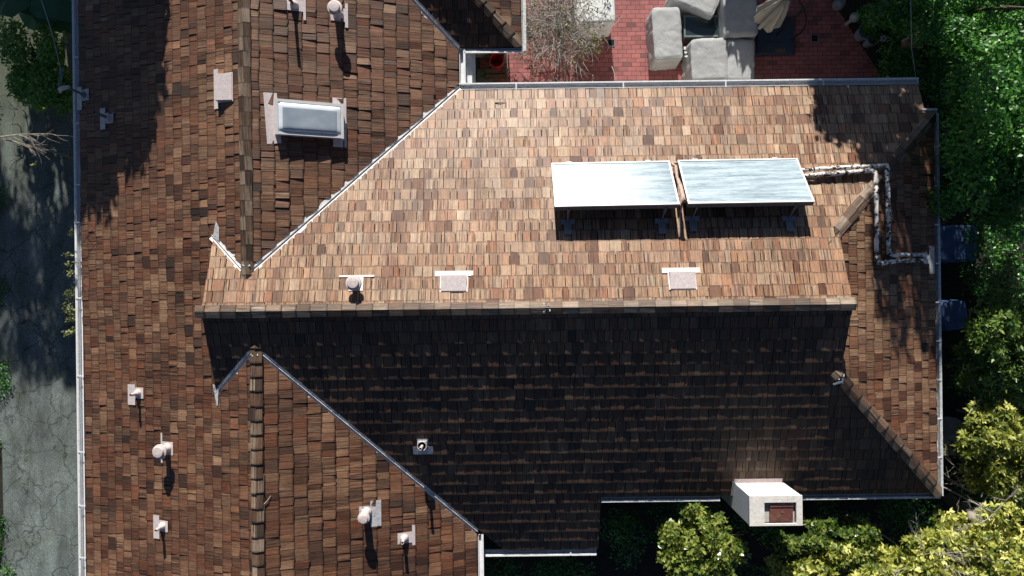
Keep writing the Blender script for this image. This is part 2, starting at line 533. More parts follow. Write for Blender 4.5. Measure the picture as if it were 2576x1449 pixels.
def roof_slope(mat, f, down, eave, regions, expo, smax, wid, label, hb=.030, tilt=.0045, hsd=.007, jit=.006, gaps=(.003, .0075), redd=(.3, .3), streak=None, tone_mid=.45, tone_sd=.17, dark_p=.08):
    """down: 'N','S','E','W' side the slope falls to; eave: coordinate of the lowest edge; every shake is a tapered board"""
    mb = MB()
    for reg in regions:                                        # boarding under the shakes
        poly = clip(BIG, reg)
        if len(poly) >= 3:
            if area(poly) < 0: poly = poly[::-1]
            n = len(poly)
            top = [(u, v, f(u, v) - .004) for u, v in poly]; bot = [(u, v, f(u, v) - .09) for u, v in poly]
            mb.hexa(bot, top, 1)
    sgn = 1 if down in 'NE' else -1
    us = [u for reg in regions for u, v in clip(BIG, reg)]
    vs = [v for reg in regions for u, v in clip(BIG, reg)]
    lo, hi = (min(us), max(us)) if down in 'NS' else (min(vs), max(vs))
    k = 0
    s = 0.0
    patch = random.random() * 50
    while s < smax:
        t = lo - random.random() * .2
        wob = random.uniform(-jit, jit)
        while t < hi:
            w = wid[0] + (wid[1] - wid[0]) * random.random() ** 1.2
            if random.random() < .12: w *= .6
            s0 = s + wob + random.gauss(0, jit); L = expo * 1.28
            gp = random.uniform(*gaps); t0, t1 = t + gp, t + w - gp
            t += w
            sk = random.gauss(0, jit)
            rect_ts = [(t0, s0 - sk), (t1, s0 + sk), (t1, s0 + L), (t0, s0 + L)]
            def uv(a, b):
                return (a, eave - sgn * b) if down in 'NS' else (eave - sgn * b, a)
            rect = [uv(a, b) for a, b in rect_ts]
            h = max(.012, random.gauss(hb, hsd))
            tiltx = random.gauss(0, tilt)
            tn = random.gauss(tone_mid, tone_sd)
            cu, cv = rect[0]
            tn += .32 * noise.noise(Vector((cu * .7 + patch, cv * .7, 0)))
            if random.random() < dark_p: tn = random.uniform(.0, .2)
            tone = (min(1, max(0, tn)), min(1, max(0, random.gauss(*redd))), min(1, max(0, random.gauss(.5, .4))) if streak is None else (random.uniform(.6, 1) if random.random() < streak else random.uniform(0, .3)))
            rnd = random.random() * 9
            for reg in regions:
                poly = clip(rect, reg)
                if len(poly) < 3 or abs(area(poly)) < .0006: continue
                if area(poly) < 0: poly = poly[::-1]
                top, bot, gr = [], [], []
                for u, v in poly:
                    a, b = (u, sgn * (eave - v)) if down in 'NS' else (v, sgn * (eave - u))
                    q = min(1, max(0, (b - s0) / L))
                    z = f(u, v)
                    top.append((u, v, z + .005 + h * (1 - q) + tiltx * ((a - t0) / w - .5) * 2))
                    bot.append((u, v, z - .006))
                    gr.append((a, b - s0, rnd))
                n = len(poly)
                mb.add(top + bot, [tuple(range(n))] + [(n + i, n + (i + 1) % n, (i + 1) % n, i) for i in range(n)], 0, gr + gr, tone)
        s += expo
        k += 1
    return mb.build('roof_slope', [mat, M['deck']], house, label=label)


regN = [[U_le(UL), U_ge(-5.73), V_ge(VR), above(PN, PW, GAP)],
        [U_ge(UL), V_ge(VR), V_le(1.02), U_le(6.28), above(PN, PE, GAP)],
        [V_ge(1.02), V_le(3.51), above(PN, PE, GAP), above(PH, PN)],
        [V_ge(3.51), V_le(4.17), above(PN, PE, GAP), U_le(8.57)]]
roof_slope(M['bleached'], fN, 'N', 4.17, regN, .2185, 4.6, (.11, .25), 'pale sunlit and bleached tan shake slope', hb=.024, tone_mid=.62, tone_sd=.13, dark_p=.12, gaps=(.004, .010), redd=(.25, .3), streak=.58)
regS = [[U_le(US), U_ge(-5.73), V_le(VR), above(PS, PWs, GAP)],
        [U_ge(US), V_le(VR), V_ge(-1.76), U_le(6.28), above(PS, PEs, GAP)],
        [V_le(-1.76), V_ge(-4.35), above(PS, PEs, GAP), above(PH, PS)],
        [V_le(-4.35), V_ge(-5.62), above(PS, PEs, GAP), U_le(1.78)]]
roof_slope(M['cedar_shade'], fS, 'S', -5.62, regS, .229, 5.3, (.12, .24), 'dark shaded brown shake slope', hb=.033, tilt=.0012, hsd=.0024, jit=.003, tone_mid=.45, tone_sd=.14)
vsp = [VB, .5, .15, -.2, -.5, -.8, -1.15, -1.5, -VB]
regW = [[U_ge(-9.10), U_le(-5.73), V_le(vsp[i]), V_ge(vsp[i + 1])] for i in range(8)] + [
        [U_ge(-5.73), U_le(UL), V_ge(VR), V_le(VB), above(PW, PN, GAP)],
        [U_ge(-5.73), U_le(US), V_le(VR), V_ge(-VB), above(PWs, PS, GAP)]]
roof_slope(M['cedar'], fW, 'W', -9.10, regW, .2035, 4.3, (.12, .28), 'long reddish brown shake slope beside the driveway', hb=.027, hsd=.0075, tone_mid=.5, tone_sd=.15, dark_p=.05)
regE = [[U_ge(UL), U_le(-1.065), V_le(VB), above(PE, PN, GAP), above(PE, PAS, GAP)]]
roof_slope(M['cedar'], fE, 'E', -1.065, regE, .245, 4.0, (.13, .27), 'grey brown shake slope with the skylight', hb=.031, hsd=.008, tilt=.005, tone_mid=.46, tone_sd=.16, dark_p=.06)
regEs = [[U_ge(US), U_le(-.80), V_ge(-VB), above(PEs, PS, GAP)]]
roof_slope(M['cedar'], fEs, 'E', -.80, regEs, .245, 4.1, (.13, .27), 'grey brown shake slope ending in a triangle', hb=.031, hsd=.008, tilt=.005, tone_mid=.46, tone_sd=.16, dark_p=.06)
regH = [[U_ge(6.05), U_le(8.72), above(PN, PH), above(PS, PH)]]
roof_slope(M['cedar'], fH, 'E', 8.72, regH, .2, 2.75, (.14, .26), 'hip end shake slope by the garden trees', hb=.028, hsd=.009, tone_mid=.68, tone_sd=.2)
regAS = [[V_ge(5.065), V_le(VB), above(PAS, PE, GAP), above(PAE, PAS)]]
roof_slope(M['cedar_shade'], fAS, 'S', 5.065, regAS, .225, 2.6, (.12, .25), 'small dark shake slope above the courtyard', hb=.028, tone_mid=.35)
regAE = [[U_le(.268), V_le(VB), above(PAS, PAE)]]
roof_slope(M['cedar'], fAE, 'E', .268, regAE, .22, 2.6, (.13, .26), 'small reddish shake slope beside the bare shrub', hb=.028, tone_mid=.5)


# ------------------------------------------------------------------ ridge and hip caps
def cap_run(p0, p1, fall, mat, name, expo=.275, half=.118, hps=None, label=None, lift=.035, tone_mid=.5, dabs=()):
    """pairs of boards along the line p0 -> p1, butts towards p0"""
    mb = MB()
    p0, p1 = Vector(p0), Vector(p1)
    d = p1 - p0; Lp = math.hypot(d.x, d.y)
    e = Vector((d.x / Lp, d.y / Lp)); nrm = Vector((-e.y, e.x))
    s = 0.0
    while s < Lp:
        ex = expo * random.uniform(.93, 1.07)
        for side in (-1, 1):
            L = min(ex * 1.3, Lp + .05 - s)
            hw = half * random.uniform(.94, 1.06)
            hb = .034 + random.gauss(0, .005)
            j = random.gauss(0, .006)
            a0 = 0.0
            rect = [(s + j, a0), (s + L, a0), (s + L, hw), (s + j, hw)]
            poly = [(p0.x + e.x * x + nrm.x * side * y, p0.y + e.y * x + nrm.y * side * y) for x, y in rect]
            if hps: poly = clip(poly, hps)
            if len(poly) < 3: continue
            if area(poly) < 0: poly = poly[::-1]
            tone = (min(1, max(0, random.gauss(tone_mid, .33))), random.uniform(0, .5), random.uniform(.2, 1))
            rnd = random.random() * 9
            top, bot, gr = [], [], []
            for u, v in poly:
                x = (u - p0.x) * e.x + (v - p0.y) * e.y
                y = abs((u - p0.x) * nrm.x + (v - p0.y) * nrm.y)
                q = min(1, max(0, (x - s) / L))
                z = p0.z + d.z * x / Lp - fall * y + lift
                top.append((u, v, z + hb * (1 - q))); bot.append((u, v, z + hb * (1 - q) - .022 - .012 * (1 - q)))
                gr.append((y, x - s, rnd))
            n = len(poly)
            mb.add(top + bot, [tuple(range(n)), tuple(reversed(range(n, 2 * n)))] + [(n + i, n + (i + 1) % n, (i + 1) % n, i) for i in range(n)], 0, gr + gr, tone)
        s += ex
    # blocking under the boards so nothing shows through
    a, b = Vector((p0.x, p0.y)), Vector((p1.x, p1.y))
    for side in (-1, 1):
        q = [(a.x, a.y), (b.x, b.y), (b.x + nrm.x * side * half * .9, b.y + nrm.y * side * half * .9), (a.x + nrm.x * side * half * .9, a.y + nrm.y * side * half * .9)]
        if hps: q = clip(q, hps)
        if len(q) < 3: continue
        if area(q) < 0: q = q[::-1]
        tp = []
        for u, v in q:
            x = (u - p0.x) * e.x + (v - p0.y) * e.y; y = abs((u - p0.x) * nrm.x + (v - p0.y) * nrm.y)
            tp.append((u, v, p0.z + d.z * x / Lp - fall * y + lift - .012))
        mb.hexa([(x, y, z - .06) for x, y, z in tp], tp, 1)
    o = mb.build(name, [mat, M['deck']], house, label=label)
    for x, y in dabs:                                           # little white daubs of sealant over the nails
        db = MB()
        for k in range(3):
            c = Vector((p0.x + e.x * (x + random.uniform(-.02, .02)) + nrm.x * (y + random.uniform(-.02, .02)), p0.y + e.y * (x + random.uniform(-.02, .02)) + nrm.y * (y + random.uniform(-.02, .02)), p0.z + d.z * x / Lp - fall * abs(y) + lift + .034))
            db.lathe(c, [(.009, -.01), (.010, .003), (.004, .006)], 7)
        db.build('sealant_dab', M['fascia'], o)
    return o


cap_run((6.32, VR, ZR), (-5.80, VR, ZR), m, M['cap'], 'ridge_cap', .285, .118, label='long weathered ridge cap across the house', lift=.04, tone_mid=.68, dabs=((5.73, .06), (5.73, -.06), (5.64, .06), (5.64, -.06)))
tip = .12
cap_run((UL, VB, ZL), (UL, tip, ZL), m, M['cap'], 'ridge_cap', .278, .118, hps=[(1, -1, UL - tip), (-1, -1, -UL - tip)], tone_mid=.56, dabs=((7.12, .06), (7.12, -.06)))
tip2 = -.95
cap_run((US, -VB, 4.34), (US, tip2, 4.34), m, M['cap'], 'ridge_cap', .272, .118, hps=[(1, 1, US + tip2), (-1, 1, -US + tip2)], tone_mid=.5, dabs=((6.4, .06), (6.4, -.06)))
hf = m * .7071
cap_run((8.79, 3.53, fH(8.79, 3.53)), (6.22, .97, fH(6.22, .97)), hf, M['cap'], 'hip_cap', .30, .12, label='pale weathered hip cap under the white pipes', tone_mid=.7, hps=[U_ge(6.20), U_le(8.76), V_le(3.5)])
cap_run((8.80, -4.38, fH(8.80, -4.38)), (6.20, -1.70, fH(6.20, -1.70)), hf, M['cap'], 'hip_cap', .30, .12, tone_mid=.5, hps=[U_le(8.80), V_ge(-4.42), U_ge(6.10)], dabs=((3.6, .06), (3.6, -.06)))
cap_run((.26, 5.07, 2.70), (-2.26, 7.6, fAE(-2.26, 7.6)), hf, M['cap'], 'hip_cap', .27, .115, tone_mid=.5, hps=[U_le(.27), V_ge(5.06)])


# ------------------------------------------------------------------ valley flashing
def valley(a, b, fa, fb, label=None):
    a, b = Vector(a), Vector(b)
    e = (b - a).normalized(); n = Vector((-e.y, e.x))
    mid = (a + b) / 2
    side = 1 if fa(mid.x + n.x * .1, mid.y + n.y * .1) > fb(mid.x + n.x * .1, mid.y + n.y * .1) else -1
    mb = MB()
    N = 14
    zz = lambda p: max(fa(p.x, p.y), fb(p.x, p.y))
    for k, (s0, s1, h0, h1) in enumerate(((.012, .085, .016, .008), (-.012, -.085, .016, .008))):
        for i in range(N):
            q0 = a + (b - a) * (i / N); q1 = a + (b - a) * ((i + 1) / N)
            w = s1 * random.uniform(.95, 1.05)
            P = [q0 + n * s0, q1 + n * s0, q1 + n * w, q0 + n * w]
            H = [h0, h0, h1, h1]
            top = [(p.x, p.y, zz(p) + h) for p, h in zip(P, H)]
            if s0 < 0: top = top[::-1]
            mb.add(top, [(3, 2, 1, 0)] if area([(t[0], t[1]) for t in top]) < 0 else [(0, 1, 2, 3)])
    # raised centre rib
    pts = [a - e * .02, b + e * .02]
    rb = []
    for p in pts:
        z = zz(p)
        rb.append([(p.x + n.x * .012, p.y + n.y * .012, z + .01), (p.x, p.y, z + .045), (p.x - n.x * .012, p.y - n.y * .012, z + .01)])
    mb.add(rb[0] + rb[1], [(0, 3, 4, 1), (1, 4, 5, 2)])
    return mb.build('valley_flashing', M['valley'], house, label=label)


valley((UL + .10, .314 + .10), (-1.065, 4.238), fE, fN, 'white valley metal between tan and brown slopes')
valley((UL - .10, .314 + .10), (-5.75, 1.08), fW, fN)
valley((US + .10, -1.06 - .12), (-.80, -5.118), fEs, fS, 'blue-white valley metal beside the dark slope')
valley((US - .10, -1.04 - .10), (-5.75, -1.96), fW, fS)
valley((-1.065, 5.065), (-3.6, 7.6), fE, fAS)


def plate(mb, uvs, f, lift=.035, th=.006, mi=0):
    uvs = list(uvs)
    if area(uvs) < 0: uvs = uvs[::-1]
    top = [(u, v, f(u, v) + lift) for u, v in uvs]
    mb.hexa([(u, v, z - th) for u, v, z in top], top, mi)


for pts in (((543, 556), (551, 572), (551, 606), (535, 598)), ((535, 966), (550, 975), (548, 1021), (545, 1021))):
    mb = MB(); uv = [on(x, y, fW, .04) for x, y in pts]
    plate(mb, [(p.x, p.y) for p in uv], fW, .042); mb.build('valley_apron', M['flash_worn'], house)
# small white angle at the top of the lower hip
mb = MB()
for pts in (((2094, 965), (2116, 958), (2116, 963), (2096, 969)), ((2115, 962), (2118, 950), (2121, 951), (2119, 965))):
    uv = [on(x, y, fS, .06) for x, y in pts]; plate(mb, [(p.x, p.y) for p in uv], fS, .085)
mb.build('hip_flashing', M['fascia'], house)


# ------------------------------------------------------------------ gutters, rakes, walls
def gutter(a, b, outn, z, mat, w=.115, label=None, straps=(), inner=True, name='gutter'):
    """trough along a->b (uv); outn points away from the house"""
    a, b, o = Vector(a), Vector(b), Vector(outn)
    L = (b - a).length; e = (b - a) / L
    mb = MB()
    def bar(o0, o1, z0, z1):
        P = [a + o * o0, b + o * o0, b + o * o1, a + o * o1]
        P = [(p.x, p.y) for p in P]
        if area(P) < 0: P = P[::-1]
        mb.hexa([(x, y, z0) for x, y in P], [(x, y, z1) for x, y in P])
    bar(0, .012, z - .11, z - .012)            # back
    bar(.012, w - .028, z - .11, z - .098)     # floor
    bar(w - .028, w - .014, z - .11, z + .004)       # front
    bar(w - .014, w + .018, z - .016, z + .012)       # rolled lip
    for q in (a + e * .006, b - e * .006):
        c = q + o * (w / 2); ax = (Vector((e.x, e.y, 0)), Vector((o.x, o.y, 0)), Vector((0, 0, 1)))
        mb.box((c.x, c.y, z - .05), (.012, w - .03, .09), ax=ax)
    g_ = mb.build(name, mat, house, label=label)
    for s in straps:
        st = MB(); c = a + e * s + o * (w / 2 - .01); ax = (Vector((e.x, e.y, 0)), Vector((o.x, o.y, 0)), Vector((0, 0, 1)))
        st.box((c.x, c.y, z + .018), (.03, w + .03, .006), ax=ax); st.build('gutter_strap', M['fascia'], g_)
    return g_


def zed(u, v, f): return f(u, v) + .015


gutter((-9.115, -VB), (-9.115, VB), (-1, 0), 2.60, M['gutter'], .12, 'long white gutter beside the driveway', [.9, 2.0, 3.1, 4.24, 5.85, 7.5, 9.1, 9.9, 11.2, 12.6])
gutter((-1.06, 4.185), (8.60, 4.185), (0, 1), 2.735, M['gutter'], .115, 'white gutter above the brick patio', [1.2, 3.45, 5.6, 7.65])
gutter((-1.05, 4.30), (-1.05, 5.06), (1, 0), 2.70, M['gutter'], .11, 'short white gutter of the courtyard')
gutter((-.94, 5.05), (.27, 5.05), (0, -1), 2.70, M['gutter'], .075)
gutter((.275, 4.99), (.275, VB), (1, 0), 2.70, M['gutter_old'], .07)
gutter((8.735, -4.40), (8.735, 3.50), (1, 0), 3.0, M['gutter_old'], .10, 'flaking white gutter along the hip end', [.8, 1.6, 2.4, 3.2, 4.0, 4.8, 5.6, 6.4, 7.2])
gutter((8.50, 3.505), (8.83, 3.505), (0, 1), 3.0, M['gutter'], .08)
gutter((1.80, -4.365), (4.26, -4.365), (0, -1), 2.94, M['gutter_old'], .085, 'white gutter between the chimney and the roof step')
gutter((5.28, -4.365), (8.83, -4.365), (0, -1), 2.94, M['gutter_old'], .085)
gutter((-.66, -5.635), (1.74, -5.635), (0, -1), 2.42, M['gutter'], .10, 'thin white gutter under the dark slope', [1.85])
gutter((-.785, -VB), (-.785, -5.20), (1, 0), 2.64, M['gutter'], .10)

mb = MB()                                                        # white boards seen edge-on in the courtyard
mb.box((-.865, 4.66, 2.50), (.14, .88, .05)); mb.box((-.78, 4.66, 2.36), (.10, .86, .03))
mb.build('fascia', M['fascia'], house)
mb = MB(); mb.box((-.735, -6.4, 2.50), (.07, 2.3, .14)); mb.build('fascia', M['fascia'], house)

# rake boards and gable walls
for su, f0, f1 in ((-5.70, 1.0, -1.9), (6.24, 1.0, -1.74)):
    mb = MB()
    for v0, v1, f in ((VR, f0, fN), (VR, f1, fS)):
        P = [(su - .02, v0), (su + .02, v0), (su + .02, v1), (su - .02, v1)]
        if area(P) < 0: P = P[::-1]
        mb.hexa([(u, v, f(u, v) - .26) for u, v in P], [(u, v, f(u, v) - .095) for u, v in P])
    mb.build('rake_board', M['soffit'], house)
    gu = su + (.28 if su < 0 else -.28)
    mb = MB(); base = 3.4
    tri = [(gu, f1, fS(gu, f1) - .1), (gu, VR, ZR - .1), (gu, f0, fN(gu, f0) - .1), (gu, f0, base), (gu, f1, base)]
    mb.hexa([(x - .04, y, z) for x, y, z in tri], [(x + .04, y, z) for x, y, z in tri])
    mb.build('gable_wall', M['stucco'], house)
mb = MB()
P = [(8.55, 3.5), (8.585, 3.5), (8.585, 4.17), (8.55, 4.17)]
mb.hexa([(u, v, fN(u, v) - .2) for u, v in P], [(u, v, fN(u, v) - .01) for u, v in P]); mb.build('rake_board', M['soffit'], house)
mb = MB()
P = [(1.745, -5.62), (1.785, -5.62), (1.785, -4.37), (1.745, -4.37)]
mb.hexa([(u, v, fS(u, v) - .2) for u, v in P], [(u, v, fS(u, v) - .01) for u, v in P]); mb.build('rake_board', M['soffit'], house)
mb = MB()
for u0, u1, v0, v1, z1 in ((-8.7, -1.55, -7.55, 7.55, 2.44), (-1.55, 8.35, -3.95, 3.75, 2.62), (-1.55, 1.4, -5.2, -3.95, 2.3), (-1.55, -.2, 5.72, 7.55, 2.5)):
    mb.box(((u0 + u1) / 2, (v0 + v1) / 2, z1 / 2), (u1 - u0, v1 - v0, z1))
mb.build('wall', M['stucco'], house)
for v in (7.58, -7.58):                                          # closing gables at the ends of the wing
    mb = MB()
    f2 = fE if v > 0 else fEs; ur = UL if v > 0 else US; ue = -1.06 if v > 0 else -.82
    tri = [(-9.0, v, fW(-9.0, v) - .1), (ue, v, f2(ue, v) - .1), (ur, v, f2(ur, v) - .12)]
    mb.hexa([(x, y - .03, z) for x, y, z in tri], [(x, y + .03, z) for x, y, z in tri])
    mb.build('gable_wall', M['stucco'], house)

# chimney: white painted brick stack with mortar crown and a steel damper lid
ZC = 4.03
a_, b_ = at(1884, 1247.5, ZC), at(2016.5, 1319.5, ZC)
cu0, cu1, cv1, cv0 = a_.x, b_.x, a_.y, b_.y
mb = MB()
def wallq(p, q, z0, z1):
    L = (Vector(q) - Vector(p)).length
    vs = [(p[0], p[1], z0), (q[0], q[1], z0), (q[0], q[1], z1), (p[0], p[1], z1)]
    mb.add(vs, [(0, 1, 2, 3)], 0, [(0, z0, 0), (L, z0, 0), (L, z1, 0), (0, z1, 0)])
for p, q in (((cu0, cv0), (cu1, cv0)), ((cu1, cv0), (cu1, cv1)), ((cu1, cv1), (cu0, cv1)), ((cu0, cv1), (cu0, cv0))):
    wallq(p, q, 0, ZC)
chim = mb.build('chimney', M['whitebrick'], house, label='white painted brick chimney at the eave')
ru0, rv1 = at(1921, 1263, ZC).x, at(1921, 1263, ZC).y
ru1, rv0 = at(2002, 1315.5, ZC).x, at(2002, 1315.5, ZC).y
mb = MB(); hz = .05
for u0, u1, v0, v1 in ((cu0 - .006, ru0, cv0 - .006, cv1 + .006), (ru1, cu1 + .006, cv0 - .006, cv1 + .006), (ru0, ru1, rv1, cv1 + .006), (ru0, ru1, cv0 - .006, rv0)):
    mb.box(((u0 + u1) / 2, (v0 + v1) / 2, ZC + hz / 2 - .01), (u1 - u0, v1 - v0, hz))
mb.build('mortar_crown', M['mortar'], chim)
mb = MB(); mb.box(((ru0 + ru1) / 2, (rv0 + rv1) / 2, ZC - .06), (ru1 - ru0 - .01, rv1 - rv0 - .01, .02)); mb.build('flue_bed', M['soffit'], chim)
mb = MB()
lu, lv = (ru0 + ru1) / 2 + .03, (rv0 + rv1) / 2 - .02
mb.box((lu, lv, ZC - .015), (.44, .30, .05)); mb.box((lu, lv + .14, ZC + .015), (.44, .02, .02)); mb.box((lu + .01, lv, ZC + .015), (.012, .05, .012)); mb.box((lu + .01, lv + .02, ZC + .015), (.06, .008, .012))
mb.build('damper_lid', M['rust'], chim)
mb = MB()
plate(mb, [(cu0 - .02, cv1 + .005), (cu1 - .04, cv1 + .005), (cu1 - .04, cv1 + .10), (cu0 - .02, cv1 + .10)], fS, .05)
mb.box(((cu0 + cu1) / 2 - .02, cv1 + .006, fS(0, cv1) + .08), (cu1 - cu0 - .04, .01, .1))
plate(mb, [(cu0 - .05, cv1 - .28), (cu0 - .002, cv1 - .28), (cu0 - .002, cv1 + .04), (cu0 - .05, cv1 + .04)], fS, .05)
mb.build('chimney_flashing', M['flash'], chim)


# ------------------------------------------------------------------ roof fittings
DN = {'N': (0, 1), 'S': (0, -1), 'E': (1, 0), 'W': (-1, 0)}


def frame_on(base, down, f):
    d = Vector(DN[down]); a = Vector((-d.y, d.x))
    def P(al, ac, lift=.035):
        u, v = base.x + d.x * al + a.x * ac, base.y + d.y * al + a.y * ac
        return Vector((u, v, f(u, v) + lift))
    return P, d, a


def rect_plate(mb, P, al0, al1, ac0, ac1, f, lift=.035):
    plate(mb, [(P(a, c).x, P(a, c).y) for a, c in ((al0, ac0), (al1, ac0), (al1, ac1), (al0, ac1))], f, lift)


def flashing(root, P, f, bar, barw, body=.13, mat=None, bar_at=.12):
    mb = MB()
    rect_plate(mb, P, -.13, bar_at, -body, body, f, .036)
    rect_plate(mb, P, bar_at, bar_at + barw, -bar[0], bar[1], f, .042)
    mb.build('flashing', mat or M['flash'], root)


def cap_vent(px, py, f, down, h, label, bar=(.24, .24), barw=.055, r=.14, mat=None, lean=.06, bar_at=.13):
    b = on(px, py, f)
    root = thing('roof_vent', label, 'roof vent', b, 'round-capped vents on the roof')
    P, d, a = frame_on(b, down, f)
    flashing(root, P, f, bar, barw, mat=mat, bar_at=bar_at)
    ax = Vector((d.x * lean, d.y * lean, 1)).normalized()
    mb = MB(); mb.lathe(b, [(.11, -.02), (.10, .06), (.072, .13), (.07, h)], 20, axis=ax); mb.build('pipe', M['ventpaint'], root, True)
    t = b + ax * h
    mb = MB(); mb.lathe(t, [(.08, -.07), (r, -.06), (r + .004, -.03), (r, -.012), (r * .75, -.004)], 28, axis=ax); mb.build('cap_skirt', M['ventpaint'], root)
    mb = MB(); mb.lathe(t, [(r * .76, -.01), (r * .76, .035), (r * .70, .048), (r * .3, .054)], 28, axis=ax); mb.build('cap_top', M['ventpaint'], root)
    return root


cap_vent(851, 38, fE, 'E', .42, 'round-capped vent beside the tall dark pipe above the skylight')
cap_vent(897, 714, fN, 'N', .30, 'round-capped vent on the pale tan slope', bar=(.33, .33), barw=.035)
cap_vent(424, 1127, fW, 'W', .36, 'round-capped vent on the brown slope by the driveway', bar=(.30, .30), barw=.04)
cap_vent(922, 1288, fEs, 'E', .42, 'round-capped vent against a peeling upright flashing plate', bar=(.30, .22), barw=.20, r=.115, mat=M['flash_worn'], bar_at=.08)


def pipe_vent(px, py, f, down, h, label, bar=(.22, .22), barw=.17, r=.032, pm=None, fm=None, bar_at=.08, hood=None, body=.11):
    b = on(px, py, f)
    root = thing('vent_pipe', label, 'vent pipe', b, 'bare vent pipes on the roof')
    P, d, a = frame_on(b, down, f)
    flashing(root, P, f, bar, barw, body, mat=fm, bar_at=bar_at)
    mb = MB(); mb.lathe(b, [(.085, -.02), (.08, .05), (.05, .13), (r + .006, .15)], 18); mb.build('collar', M['ventpaint'], root, True)
    mb = MB(); mb.lathe(b, [(r, .05), (r, h), (r * .8, h), (r * .8, h - .06)], 16); mb.build('pipe', pm or M['ventpaint'], root)
    mb = MB(); mb.lathe(b, [(r * .79, h - .07), (r * .5, h - .055)], 14); mb.build('pipe_mouth', M['hole'], root)
    return root


pipe_vent(741, 14, fE, 'E', .52, 'tall dark vent pipe at the top edge throwing a long thin shadow', bar=(.27, .20), barw=.045, pm=M['darkpipe'], bar_at=.16, r=.03)
pipe_vent(350, 988, fW, 'W', .34, 'short pale vent pipe on the upper flashing plate by the driveway', bar=(.17, .25), barw=.19)
pipe_vent(411, 1322, fW, 'W', .32, 'short pale vent pipe below the round-capped vent by the driveway', bar=(.20, .27), barw=.15)
pipe_vent(1018, 1352, fEs, 'E', .32, 'short pale vent pipe by the tip of the blue valley', bar=(.17, .24), barw=.06, bar_at=.15)
pipe_vent(275, 298, fW, 'W', .55, 'grey vent pipe standing in the dark tree shade', bar=(.22, .22), barw=.14, pm=M['galv'], fm=M['flash_worn'])
pv = pipe_vent(1064, 1118, fS, 'S', .42, 'vent pipe in a square collar on the dark slope', bar=(.20, .20), barw=.17, fm=M['flash_worn'], r=.03, bar_at=.04)
b = Vector(pv.location)
mb = MB()
for q in range(4):
    c = b + Vector((math.cos(q * math.pi / 2), math.sin(q * math.pi / 2), 0)) * .085
    mb.box((c.x, c.y, c.z + .07), (.17 if q % 2 else .012, .012 if q % 2 else .17, .16))
mb.lathe(b + Vector((0, 0, .15)), [(.09, 0), (.098, .012), (.09, .024), (.078, .012), (.09, 0)], 20)
mb.build('square_collar', M['flash_worn'], pv)

# electric service mast at the gutter
b = on(214, 240, fW)
sm = thing('service_mast', 'service mast with cable head at the shaded gutter', 'service mast', b)
P, d, a = frame_on(b, 'W', fW)
flashing(sm, P, fW, (.18, .30), .14, .12, mat=M['flash_worn'], bar_at=.06)
top = b + Vector((0, 0, .62))
mb = MB(); mb.tube([b - Vector((0, 0, .02)), top], .024, 10); mb.lathe(b, [(.08, 0), (.04, .12)], 14); mb.build('mast_pipe', M['galv'], sm)
mb = MB(); mb.tube([top + Vector((.04, .02, -.03)), top + Vector((-.03, -.02, .04)), top + Vector((-.13, -.05, .03)), top + Vector((-.17, -.08, -.05))], [.026, .045, .042, .03], 10); mb.build('weatherhead', M['ventpaint'], sm, True)
mb = MB()
for k in range(3):
    mb.tube([top + Vector((-.15, -.06, .0)), top + Vector((-.22 + .03 * k, .06, -.06)), at(150 + 4 * k, 172, top.z - .1)], .005, 6)
mb.build('drip_loop', M['wire'], sm)


def cable(name, pts, r, label):
    mb = MB(); mb.tube(pts, r, 6)
    o = mb.build(name, M['wire'], local=pts[0])
    return tag(o, label, 'cable')


p0, p1 = at(152, 176, 4.0), at(60, -110, 5.2)
cable('overhead_cable', [p0.lerp(p1, t) - Vector((0, 0, .5 * t * (1 - t))) for t in np.linspace(0, 1, 14)], .006, 'blue-grey overhead service cable running up from the mast over the driveway plants')
p0, p1, p2 = at(2304, 197, 2.8), at(2293, 120, 3.2), at(2290, -60, 3.6)
cable('overhead_cable', [p0, p0.lerp(p1, .5), p1, p1.lerp(p2, .5), p2], .006, 'thin slack cable hanging from the gutter end over the shaded garden')


def hood_vent(px, py, f, down, label, w=.24, l=.34, flare=.36, rise=.09):
    b = on(px, py, f)
    root = thing('hood_vent', label, 'roof vent', b, 'low sloping hood vents on the roof')
    P, d, a = frame_on(b, down, f)
    mb = MB(); rect_plate(mb, P, l * .45, l * .45 + .10, -flare, flare, f, .036); rect_plate(mb, P, -l / 2 - .02, l * .46, -w - .025, w + .025, f, .034); mb.build('flange', M['flash'], root)
    mb = MB()
    q = [(-l / 2, -w), (l / 2, -w), (l / 2, w), (-l / 2, w)]
    bot = [P(x, y, .03) for x, y in q]; top = [P(x, y, .05 + rise * (x + l / 2) / l) for x, y in q]
    vs = bot + top
    if area([(p.x, p.y) for p in bot]) < 0: bot, top = bot[::-1], top[::-1]
    mb.hexa(bot, top)
    mb.build('hood', M['flash'], root)
    mb = MB(); q = [P(l / 2 + .001, -w + .03, .05), P(l / 2 + .001, w - .03, .05), P(l / 2 + .001, w - .03, .04 + rise), P(l / 2 + .001, -w + .03, .04 + rise)]
    mb.add(q, [(0, 1, 2, 3)]); mb.build('opening', M['hole'], root)
    return root


hood_vent(567, 222, fW, 'W', 'low hood vent beside the ridge in front of the skylight', w=.25, l=.33, flare=.38, rise=.13)
hood_vent(1142, 712, fN, 'N', 'low hood vent beside the round-capped vent on the tan slope', w=.235, l=.29)
hood_vent(1715, 705, fN, 'N', 'low hood vent below the solar collectors', w=.235, l=.31)

